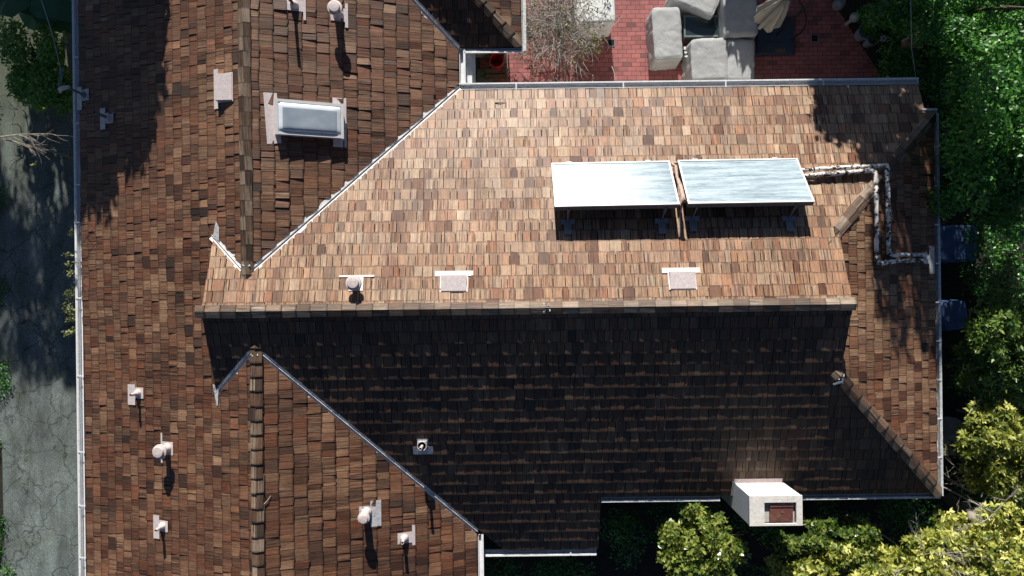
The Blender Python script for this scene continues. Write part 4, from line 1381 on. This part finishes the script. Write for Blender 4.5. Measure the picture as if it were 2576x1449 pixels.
screen_tree('dense tall tree shading the shake slope by the driveway', 9.3, cols(-9.7, -7.45, 3.4, 6.05) + cols(-7.7, -7.3, 3.4, 5.75), 15000, .2, .14, 3)
outtree((-11.7, 10.9, 4.7), (1.7, 1.3, 1.5), 10000, 'loose tall tree shading the driveway', seed=5, nb=14)
screen_tree('low loose tree shading the upper driveway', 9.6, cols(-11.95, -10.3, 2.35, 3.5, .5), 2600, .17, .11, 13, rb=.38)
outtree((-13.6, 12.2, 4.6), (1.5, 1.3, 1.8), 6500, 'loose tall tree shading the edge of the driveway', seed=6, nb=14)
outtree((-11.0, 12.6, 6.2), (1.3, 1.2, 1.5), 2600, 'thin high tree dappling the lower driveway', seed=7, nb=12)
screen_tree('dense tree shading the patio umbrella', 9.6, cols(5.3, 8.7, .4, 2.5, .3) + cols(6.35, 7.2, 2.3, 6.1), 22000, .2, .14, 8)
screen_tree('tall tree shading the hip end and the garden', 9.6, cols(7.05, 8.35, 2.0, 8.0) + cols(8.8, 12.5, .8, 3.3, .5), 16000, .2, .13, 9)

# --- right-hand garden
def P2(px, py, z):
    p = at(px, py, z); return (p.x, p.y, p.z)


c = P2(2548, 300, 3.6)
tree('evergreen_tree', 'large mid-green tree at the hip end corner of the roof', 'tree', P2(2470, 330, 0), c, (1.4, 1.95, 1.1), M['lf_mid'], 17000, .115, .058, nblob=30, seed=21, sub=.36, group='leafy trees in the side garden', tone=(.62, .26))
c = P2(2490, 500, 3.2)
tree('evergreen_tree', 'dark green tree between the big tree and the blue tarp', 'tree', P2(2470, 520, 0), c, (1.0, .8, .9), M['lf_mid'], 7000, .085, .042, nblob=13, seed=22, sub=.4, group='leafy trees in the side garden', tone=(.5, .24))
c = P2(2440, 25, 2.6)
tree('evergreen_tree', 'dark shaded tree behind the pink roofed birdhouse', 'tree', P2(2420, 40, 0), c, (1.9, .9, .9), M['lf_mid'], 12000, .08, .04, nblob=18, seed=23, sub=.36, group='leafy trees in the side garden', tone=(.55, .2))
c = P2(2535, 840, 2.7)
tree('broadleaf_shrub', 'light green long-leaved shrub by the blue covered chair', 'shrub', P2(2535, 850, 0), c, (1.0, 1.5, 1.0), M['lf_lime'], 10500, .13, .048, rosette=7, nblob=44, seed=24, sub=.26, tone=(.45, .22), group='long-leaved shrubs in the sun', stems=2, trunk_r=.05)
c = P2(2530, 1150, 2.6)
tree('broadleaf_shrub', 'yellow-green shrub with pale bare stems near the roof corner', 'shrub', P2(2540, 1180, 0), c, (1.0, 1.3, .9), M['lf_yellow'], 10500, .125, .05, rosette=7, nblob=50, seed=25, sub=.23, tone=(.34, .2), group='long-leaved shrubs in the sun', stems=2, trunk_r=.05)
c = P2(2465, 1425, 3.0)
tree('yellow_shrub', 'big yellow-leaved shrub filling the bottom corner', 'shrub', P2(2440, 1390, 0), c, (1.95, 1.1, .9), M['lf_yellow'], 24000, .125, .052, rosette=7, nblob=70, seed=26, sub=.22, tone=(.55, .26), group='yellow shrubs at the bottom', stems=3, trunk_r=.05)
c = P2(2140, 1445, 2.95)
tree('yellow_shrub', 'low yellow-leaved shrub at the bottom edge below the chimney', 'shrub', P2(2140, 1420, 0), c, (1.75, .62, .7), M['lf_yellow'], 13000, .12, .055, rosette=7, nblob=44, seed=27, sub=.23, tone=(.42, .26), group='yellow shrubs at the bottom', stems=3, trunk_r=.04)
c = P2(2075, 1365, 2.6)
tree('glossy_shrub', 'dark green shrub with white leaf glints beneath the chimney', 'shrub', P2(2090, 1370, 0), c, (1.3, .65, .75), M['lf_glossy'], 12000, .085, .052, rosette=5, nblob=46, seed=28, sub=.24, tone=(.4, .24), group='glossy shrubs under the lower eave', stems=2, trunk_r=.05)
c = P2(1760, 1388, 2.95)
tree('glossy_shrub', 'bright rounded glossy shrub standing alone under the eave', 'shrub', P2(1765, 1390, 0), c, (.88, .95, .85), M['lf_glossy'], 10000, .09, .055, rosette=5, nblob=46, seed=29, sub=.26, tone=(.68, .25), group='glossy shrubs under the lower eave', stems=2, trunk_r=.05)

# undergrowth in deep shade: one mass nobody could count
bl = []
rd = random.Random(4)
for x0, x1, y0, y1, n, z in ((1540, 2350, 1270, 1470, 46, 1.0), (1230, 1500, 1400, 1470, 8, .5), (2120, 2560, 0, 200, 44, .9), (2440, 2620, 560, 1300, 80, 1.3), (2330, 2450, 200, 560, 14, .8), (2440, 2600, -60, 60, 8, 1.6)):
    for _ in range(n):
        x, y = rd.uniform(x0, x1), rd.uniform(y0, y1)
        if x < 2235 and y < 205 and x < 2100 + (y) * .68 + 45: continue
        zz = rd.uniform(.25, 1) * z; p = at(x, y, zz); s_ = rd.uniform(.22, .5)
        bl.append((p.x, p.y, p.z, s_, s_, s_ * .7))
o = foliage(None, 'undergrowth', M['lf_mid'], bl, 36000, .08, .045, (0, 0, 0), 0, (.4, .25), .4, .6)
tag(o, 'dark shaded undergrowth covering the garden soil', 'undergrowth', kind='stuff')

# garden ornaments in the shade
for px, py, r, lb, nm in ((2151, 43, .12, 'round pale ball ornament at the patio edge', 'ornament'),):
    p = at(px, py, .5); mb = MB(); mb.lathe((p.x, p.y, .36), [(.02, 0), (r * .8, .05), (r, .12), (r * .8, .20), (.01, .25)], 18); mb.lathe((p.x, p.y, 0), [(.05, 0), (.04, .37)], 10)
    tag(mb.build('ball_ornament', M['ceramic'], smooth=True, local=(p.x, p.y, 0)), lb, nm)
for px, py, lb in ((2180, 78, 'round white planter with ferns near the ball ornament'), (2196, 99, 'smaller round planter beside the birdhouse bush')):
    p = at(px, py, .35); s_ = 1 if py < 90 else .65
    pl = thing('planter', lb, 'planter', (p.x, p.y, 0), 'round planters at the patio edge')
    mb = MB(); mb.lathe((p.x, p.y, 0), [(.14 * s_, 0), (.20 * s_, .36), (.215 * s_, .38), (.185 * s_, .38), (.17 * s_, .30)], 22); mb.build('pot', M['pot'], pl)
    foliage(pl, 'plant', M['lf_mid'], [(p.x, p.y + .05, .42, .14 * s_, .14 * s_, .14 * s_)], 260, .09, .03, (p.x, p.y, .42), 0, (.5, .2))
for px, py, lb in ((2117, 4, 'crumpled white bag at the corner of the patio'),):
    p = at(px, py, .3); mb = MB(); mb.lathe((p.x, p.y, .01), [(.10, 0), (.15, .10), (.12, .26), (.05, .32)], 9); tag(mb.build('garden_bag', M['pot'], local=(p.x, p.y, 0)), lb, 'bag')
for px, py, lb in ((2226, 7, 'white flower cluster high in the shaded bushes'), (2222, 97, 'small white flower spike beside the birdhouse')):
    p = at(px, py, 1.3)
    fl_ = thing('flower', lb, 'flower', (p.x, p.y, 0), 'white flowers in the shade')
    mb = MB(); mb.tube([(p.x, p.y, 0), (p.x + .02, p.y, .7), (p.x, p.y, 1.3)], .008, 5); mb.build('stem', M['trunk'], fl_)
    mb = MB()
    for k in range(5):
        q = k * 1.2566; mb.lathe((p.x + .05 * math.cos(q), p.y + .05 * math.sin(q), 1.3), [(.005, 0), (.035, .01), (.02, .02)], 7)
    mb.build('petals', M['pot'], fl_)
# pink gabled birdhouse roof
z_ = 1.5
a0, a1, a2 = at(2268, 101, z_ - .12), at(2315, 77, z_ + .12), at(2342, 97, z_ - .12)
bh = thing('birdhouse', 'pinkish gabled birdhouse on a post in the shaded garden', 'birdhouse', (a1.x, a1.y, 0))
dv = Vector((.05, -.16, 0))
mb = MB()
for p_, q_ in ((a0, a1), (a1, a2)):
    t_ = Vector((0, 0, .03)); mb.hexa([p_, q_, q_ + dv * .35, p_ + dv * .35], [p_ + t_, q_ + t_, q_ + dv * .35 + t_, p_ + dv * .35 + t_])
mb.build('roof', M['pinkroof'], bh)
mb = MB(); mb.box((a1.x - .02, a1.y - .17, z_ - .2), (.34, .14, .3)); mb.build('box', M['wood'], bh)
mb = MB(); mb.tube([(a1.x, a1.y - .15, 0), (a1.x, a1.y - .15, z_ - .3)], .03, 8); mb.build('post', M['wood'], bh)
# shaded covered things along the house wall
draped('covered_box', 2405, 612, .95, .82, .85, 0, 'large box under a blue tarp against the hip end wall', 'covered box', mat=M['bluetarp'], seed=11, wr=.02, group='blue covered things along the wall')
draped('covered_chair', 2400, 793, .62, .66, .8, 8, 'smaller rounded blue covered chair along the hip end wall', 'covered chair', mat=M['bluetarp'], seed=12, wr=.04, q=5, group='blue covered things along the wall')
p = at(2396, 1090, .35)
mb = MB(); n = 20; vs, fs = [], []
for i in range(13):
    for k in range(n):
        th, ph = math.pi * i / 12, 2 * math.pi * k / n
        q = Vector((math.sin(th) * math.cos(ph), math.sin(th) * math.sin(ph), math.cos(th)))
        r_ = 1 + .12 * noise.noise(q * 2.3)
        vs.append((p.x + q.x * .36 * r_, p.y + q.y * .38 * r_, .30 + q.z * .34 * r_))
for i in range(12):
    for k in range(n):
        fs.append((i * n + k, (i + 1) * n + k, (i + 1) * n + (k + 1) % n, i * n + (k + 1) % n))
mb.add(vs, fs); tag(mb.build('boulder', M['stone'], smooth=True, local=(p.x, p.y, 0)), 'rounded bluish boulder beside the flaking gutter', 'boulder')
p0 = at(2340, 1138, 1.7); p1 = at(2440, 1136, 1.7)
fn = thing('fence', 'short plank fence running off from the hip end gutter', 'fence', (p0.x, p0.y, 0))
mb = MB(); mb.box(((p0.x + p1.x) / 2, p0.y - .02, .83), (p1.x - p0.x, .03, 1.6)); mb.build('boards', M['wood'], fn)
mb = MB(); mb.box(((p0.x + p1.x) / 2, p0.y, 1.67), (p1.x - p0.x, .15, .05)); mb.build('cap_rail', M['paletrunk'], fn)
foliage(fn, 'creeper', M['lf_pale'], [(p0.x + .35, p0.y + .1, 1.62, .35, .18, .15), (p1.x, p0.y, 1.6, .4, .2, .25)], 420, .06, .035, (p0.x, p0.y, 1.6), 0, (.35, .25), .3)
fn.children[-1].name = 'creeper'
# bare pale stems of the garden
def stems(name, label, px, py, z0, dirs, L, r, depth=2, seed=1, mat='twig', n=3, group=None, spread=.6):
    rd = random.Random(seed); b = at(px, py, 0)
    mb = MB(); c = at(px, py, z0)
    b = Vector((c.x, c.y, 0))
    mb.tube([b, b.lerp(c, .5) + Vector((.04, .03, 0)), c], [r * 1.7, r * 1.4, r * 1.1], 7)
    for d in dirs: branchy(mb, c, d, L, r, depth, n, spread, rd)
    o = mb.build(name, M[mat], local=b)
    return tag(o, label, 'bare branches', group)


stems('bare_branch', 'curling pale bare branches above the yellow-green shrub', 2562, 1075, 2.2, [(-.4, .9, .2), (-.8, .3, .2), (.2, .8, .3)], .55, .022, 2, 31, 'paletrunk')
stems('bare_branch', 'tangle of pale bare stems beside the roof corner', 2440, 1235, 2.0, [(-.6, .7, .2), (-.8, .1, .1), (.5, .7, .3), (.7, .2, .3)], .62, .02, 2, 32, 'paletrunk')
stems('bare_branch', 'fine grey dead twigs showing through the big yellow shrub', 2330, 1425, 3.3, [(-.8, .3, .3), (-.3, .8, .3), (.6, .5, .3), (.1, -.6, .3), (.9, -.1, .2)], .6, .014, 3, 33, 'twig', 3)
stems('bare_branch', 'grey forked twigs above the pale trunks', 2500, 1290, 3.3, [(-.5, .5, .3), (.4, .7, .3), (-.8, -.3, .3)], .5, .013, 3, 34, 'twig', 3)
for (x0, y0, x1, y1, z1, lb) in ((2376, 1300, 2392, 1345, 3.1, 'thick pale leaning trunk rising into the yellow shrub'), (2404, 1270, 2448, 1305, 3.0, 'thick mottled trunk lying behind the paler trunk')):
    a = at(x0, y0, .2); b = at(x1, y1, z1)
    mb = MB(); mb.tube([(a.x - .1, a.y + .15, 0), a, a.lerp(b, .4) + Vector((.0, .06, .1)), a.lerp(b, .75) + Vector((0, .03, .12)), b], [.14, .13, .12, .11, .085], 14)
    tag(mb.build('tree_trunk', M['paletrunk'], smooth=True, local=(a.x, a.y, 0)), lb, 'tree trunk', 'pale trunks by the roof corner')

# --- bare shrub over the patio
c = at(1405, 70, 0)
sh = thing('bare_shrub', 'sprawling twiggy grey shrub with few leaves over the brick patio', 'shrub', (c.x, c.y, 0))
rd = random.Random(77)
mb = MB()
for k in range(7):
    a = rd.uniform(0, 6.28); mb.tube([(c.x, c.y, 0), (c.x + .15 * math.cos(a), c.y + .15 * math.sin(a), .5), (c.x + .4 * math.cos(a), c.y + .3 * math.sin(a), 1.0)], [.03, .022, .014], 6)
mb.build('stem', M['trunk'], sh)
mb = MB(); tips = []
for k in range(1500):
    x, y = rd.gauss(1402, 45), rd.gauss(58, 50)
    z = rd.uniform(.5, 1.9)
    if x < 1322: x = 1322 + rd.random() * 20
    p = at(x, y, z); ctr_ = Vector((c.x, c.y, .7))
    d = ((p - ctr_) * .7 + Vector((rd.gauss(0, .6), rd.gauss(0, .6), rd.gauss(0, .35)))).normalized()
    L = rd.uniform(.16, .48); pts = [p]; dd = d
    for i in range(4):
        dd = (dd + Vector((rd.gauss(0, .25), rd.gauss(0, .25), rd.gauss(-.05, .2)))).normalized(); pts.append(pts[-1] + dd * L / 4)
    r0 = rd.uniform(.005, .010)
    mb.tube(pts, [r0, r0 * .9, r0 * .8, r0 * .6, r0 * .4], 4, caps=False); tips.append(pts[-1])
for k in range(13):                                              # long whips that reach out
    a = rd.uniform(-2.9, .3); p = Vector((c.x + .3 * math.cos(a), c.y + .3 * math.sin(a), 1.3)); pts = [p]; dd = Vector((math.cos(a), math.sin(a), .15))
    for i in range(6):
        dd = (dd + Vector((rd.gauss(0, .12), rd.gauss(0, .12), -.09))).normalized(); pts.append(pts[-1] + dd * rd.uniform(.12, .19))
    mb.tube(pts, [.009, .008, .007, .006, .005, .004, .003], 5, caps=False); tips.append(pts[-1])
mb.build('twigs', M['twig'], sh)
bl = [(t.x, t.y, t.z, .07, .07, .05) for t in rd.sample(tips[:1500], 200)] + [(t.x, t.y, t.z, .10, .10, .06) for t in tips[1500:]]
q = at(1478, 105, 1.2); bl += [(q.x + rd.gauss(0, .16), q.y + rd.gauss(0, .14), q.z + rd.gauss(0, .1), .12, .12, .09) for _ in range(16)]
q = at(1298, 92, .9); bl += [(q.x + rd.gauss(0, .12), q.y + rd.gauss(0, .28), q.z + rd.gauss(0, .15), .13, .13, .1) for _ in range(14)]
q = at(1335, 80, 1.0); bl += [(q.x + rd.gauss(0, .08), q.y + rd.gauss(0, .3), q.z + rd.gauss(0, .2), .12, .12, .1) for _ in range(12)]
foliage(sh, 'leaves', M['lf_pale'], bl, 2300, .055, .03, (c.x, c.y, 1), 0, (.45, .28), .2)
foliage(pp, 'leaves', M['lf_lime'], [(succ_c[0], succ_c[1], succ_c[2], .05, .05, .04)], 70, .06, .03, succ_c, 0, (.6, .2), .2)

# --- driveway side
c = P2(100, 182, 1.9)
tree('citrus_tree', 'small dark green citrus tree overhanging the driveway beside the service mast', 'tree', P2(105, 185, 0), c, (.78, 1.25, .9), M['lf_citrus'], 8500, .09, .045, nblob=22, seed=41, sub=.32, tone=(.72, .24))
ct = bpy.data.objects['citrus_tree']
rd = random.Random(9)
for k in range(16):
    x, y = rd.uniform(40, 180), rd.uniform(80, 290); p = at(x, y, rd.uniform(2.0, 2.6)); mb = MB(); mb.lathe(p, [(.005, -.035), (.03, -.02), (.035, 0), (.03, .02), (.005, .035)], 10)
    mb.build('fruit', M['lf_yellow'], ct, True)
c = at(95, 22, 1.6)
bp_ = thing('broadleaf_plant', 'plant with huge smooth rounded dark leaves at the top of the driveway', 'plant', (c.x, c.y, 0))
mb = MB()
lvs = []
for k, (x, y, r_, z) in enumerate(((20, -8, .42, 2.3), (75, -25, .5, 2.1), (100, 12, .55, 1.75), (140, 5, .60, 1.9), (175, 8, .62, 1.65), (190, -20, .6, 2.1), (150, -40, .7, 2.4), (120, -10, .5, 2.2), (200, 18, .42, 1.4))):
    p = at(x, y, z); mb.tube([(c.x, c.y, 0), (c.x * .5 + p.x * .5, c.y * .5 + p.y * .5, z * .75), p], [.03, .02, .012], 6); lvs.append((p, r_))
mb.build('stalk', M['trunk'], bp_)
for p, r_ in lvs:
    mb = MB(); n = 40; tz = random.uniform(-.2, .2); ty = random.uniform(-.25, .15); vs = [tuple(p)]; fs = []
    for ring, rr in enumerate((.35, .7, 1.0)):
        for k in range(n):
            a = 2 * math.pi * k / n
            q = rr * r_ * (1 + (.07 if ring == 2 else 0) * abs(math.sin(3.5 * a)))
            x_, y_ = q * math.cos(a), q * math.sin(a)
            vs.append((p.x + x_, p.y + y_, p.z + x_ * tz + y_ * ty - .18 * rr * rr * r_ + .025 * math.cos(7 * a) * rr))
    for k in range(n):
        k2 = (k + 1) % n; fs.append((0, 1 + k, 1 + k2))
        for ring in range(2): fs.append((1 + ring * n + k, 1 + (ring + 1) * n + k, 1 + (ring + 1) * n + k2, 1 + ring * n + k2))
    mb.add(vs, fs, tone=(random.uniform(.1, .6), .5, .5)); mb.build('leaf', M['lf_big'], bp_, True)
stems('bare_branch', 'bare whitish branch with a few dead leaves reaching over the driveway', -8, 345, 3.7, [(.9, -.12, 0), (.8, -.45, 0), (.85, .2, .03)], .66, .016, 2, 51, 'paletrunk', 3, spread=.35)
ob = [o_ for o_ in bpy.data.objects if o_.name.startswith('bare_branch') and 'driveway' in o_['label']][0]
p = at(88, 412, 3.65); foliage(ob, 'dead_leaf', M['lf_yellow'], [(p.x, p.y, p.z, .06, .03, .03)], 9, .08, .035, tuple(p), 0, (.4, .3), .2)
for (x, y, s_) in ((40, 275, 51), (28, 312, 52)):
    stems('dead_twig', 'dry whitish twig tuft lying at the %s edge of the citrus tree' % ('upper' if y < 300 else 'lower'), x, y, .35, [(-.7, .5, .1), (-.8, -.2, .1), (.4, .7, .1)], .28, .008, 1, s_, 'paletrunk', 3)
c = P2(170, 740, 2.0)
bl = []
rd = random.Random(12)
for y, n in ((580, 1), (655, 2), (690, 2), (735, 3), (765, 3), (800, 3), (830, 2)):
    for k in range(n):
        p = at(rd.uniform(170, 192), y + rd.uniform(-14, 14), rd.uniform(1.9, 2.35)); bl.append((p.x, p.y, p.z, .12, .09, .08))
tree('wall_shrub', 'thin leafy shrub poking out from under the long gutter', 'shrub', (P2(196, 720, 0)[0] + .3, P2(196, 720, 0)[1]), P2(205, 720, 1.7), (.2, .8, .4), M['lf_pale'], 620, .06, .028, blobs=bl, seed=61, trunk_r=.025, tone=(.6, .25), shell=.1)
# grass and weeds at the driveway's far edge
bl = []
for _ in range(30):
    p = at(rd.uniform(-40, 14), rd.uniform(0, 1449), .05); bl.append((p.x, p.y, .05, .22, .3, .07))
o = foliage(None, 'weeds', M['lf_mid'], bl, 4200, .09, .02, (0, 0, 0), 0, (.5, .25), .2, .5, zmin=.01)
tag(o, 'weedy grass along the outer driveway edge', 'weeds', kind='stuff')

# ------------------------------------------------------------------ light, sky, camera
SUN_EL = R(24.1)
A = R(4.5) - TH
travel = Vector((math.sin(A) * math.cos(SUN_EL), -math.cos(A) * math.cos(SUN_EL), -math.sin(SUN_EL)))
sd_ = bpy.data.lights.new('sun', 'SUN'); sd_.energy = 5.0; sd_.angle = R(.5); sd_.color = (1.0, .95, .87)
so = bpy.data.objects.new('sun', sd_); COL.objects.link(so); so.location = (0, 20, 20)
so.rotation_euler = travel.to_track_quat('-Z', 'Y').to_euler()
w = bpy.data.worlds.new('World'); C.world = w; w.use_nodes = True
nt = w.node_tree; nt.nodes.clear()
bg = nt.nodes.new('ShaderNodeBackground'); ow = nt.nodes.new('ShaderNodeOutputWorld'); sky = nt.nodes.new('ShaderNodeTexSky')
sky.sky_type = 'NISHITA'; sky.sun_disc = False; sky.air_density = .55; sky.dust_density = .3; sky.sun_elevation = SUN_EL
sky.sun_rotation = math.atan2(-travel.x, -travel.y)
nt.links.new(sky.outputs[0], bg.inputs[0]); bg.inputs[1].default_value = .05; nt.links.new(bg.outputs[0], ow.inputs[0])

cd = bpy.data.cameras.new('camera'); cam = bpy.data.objects.new('camera', cd); COL.objects.link(cam)
cam.location = (0, 0, HC); cam.rotation_euler = (0, 0, -TH)
cd.sensor_width = 36; cd.lens = 36 * F / 2576; cd.clip_end = 500
C.camera = cam
C.view_settings.view_transform = 'Standard'; C.view_settings.look = 'None'
C.view_settings.exposure = .62; C.view_settings.gamma = 1
C.render.resolution_x, C.render.resolution_y = 1024, 576
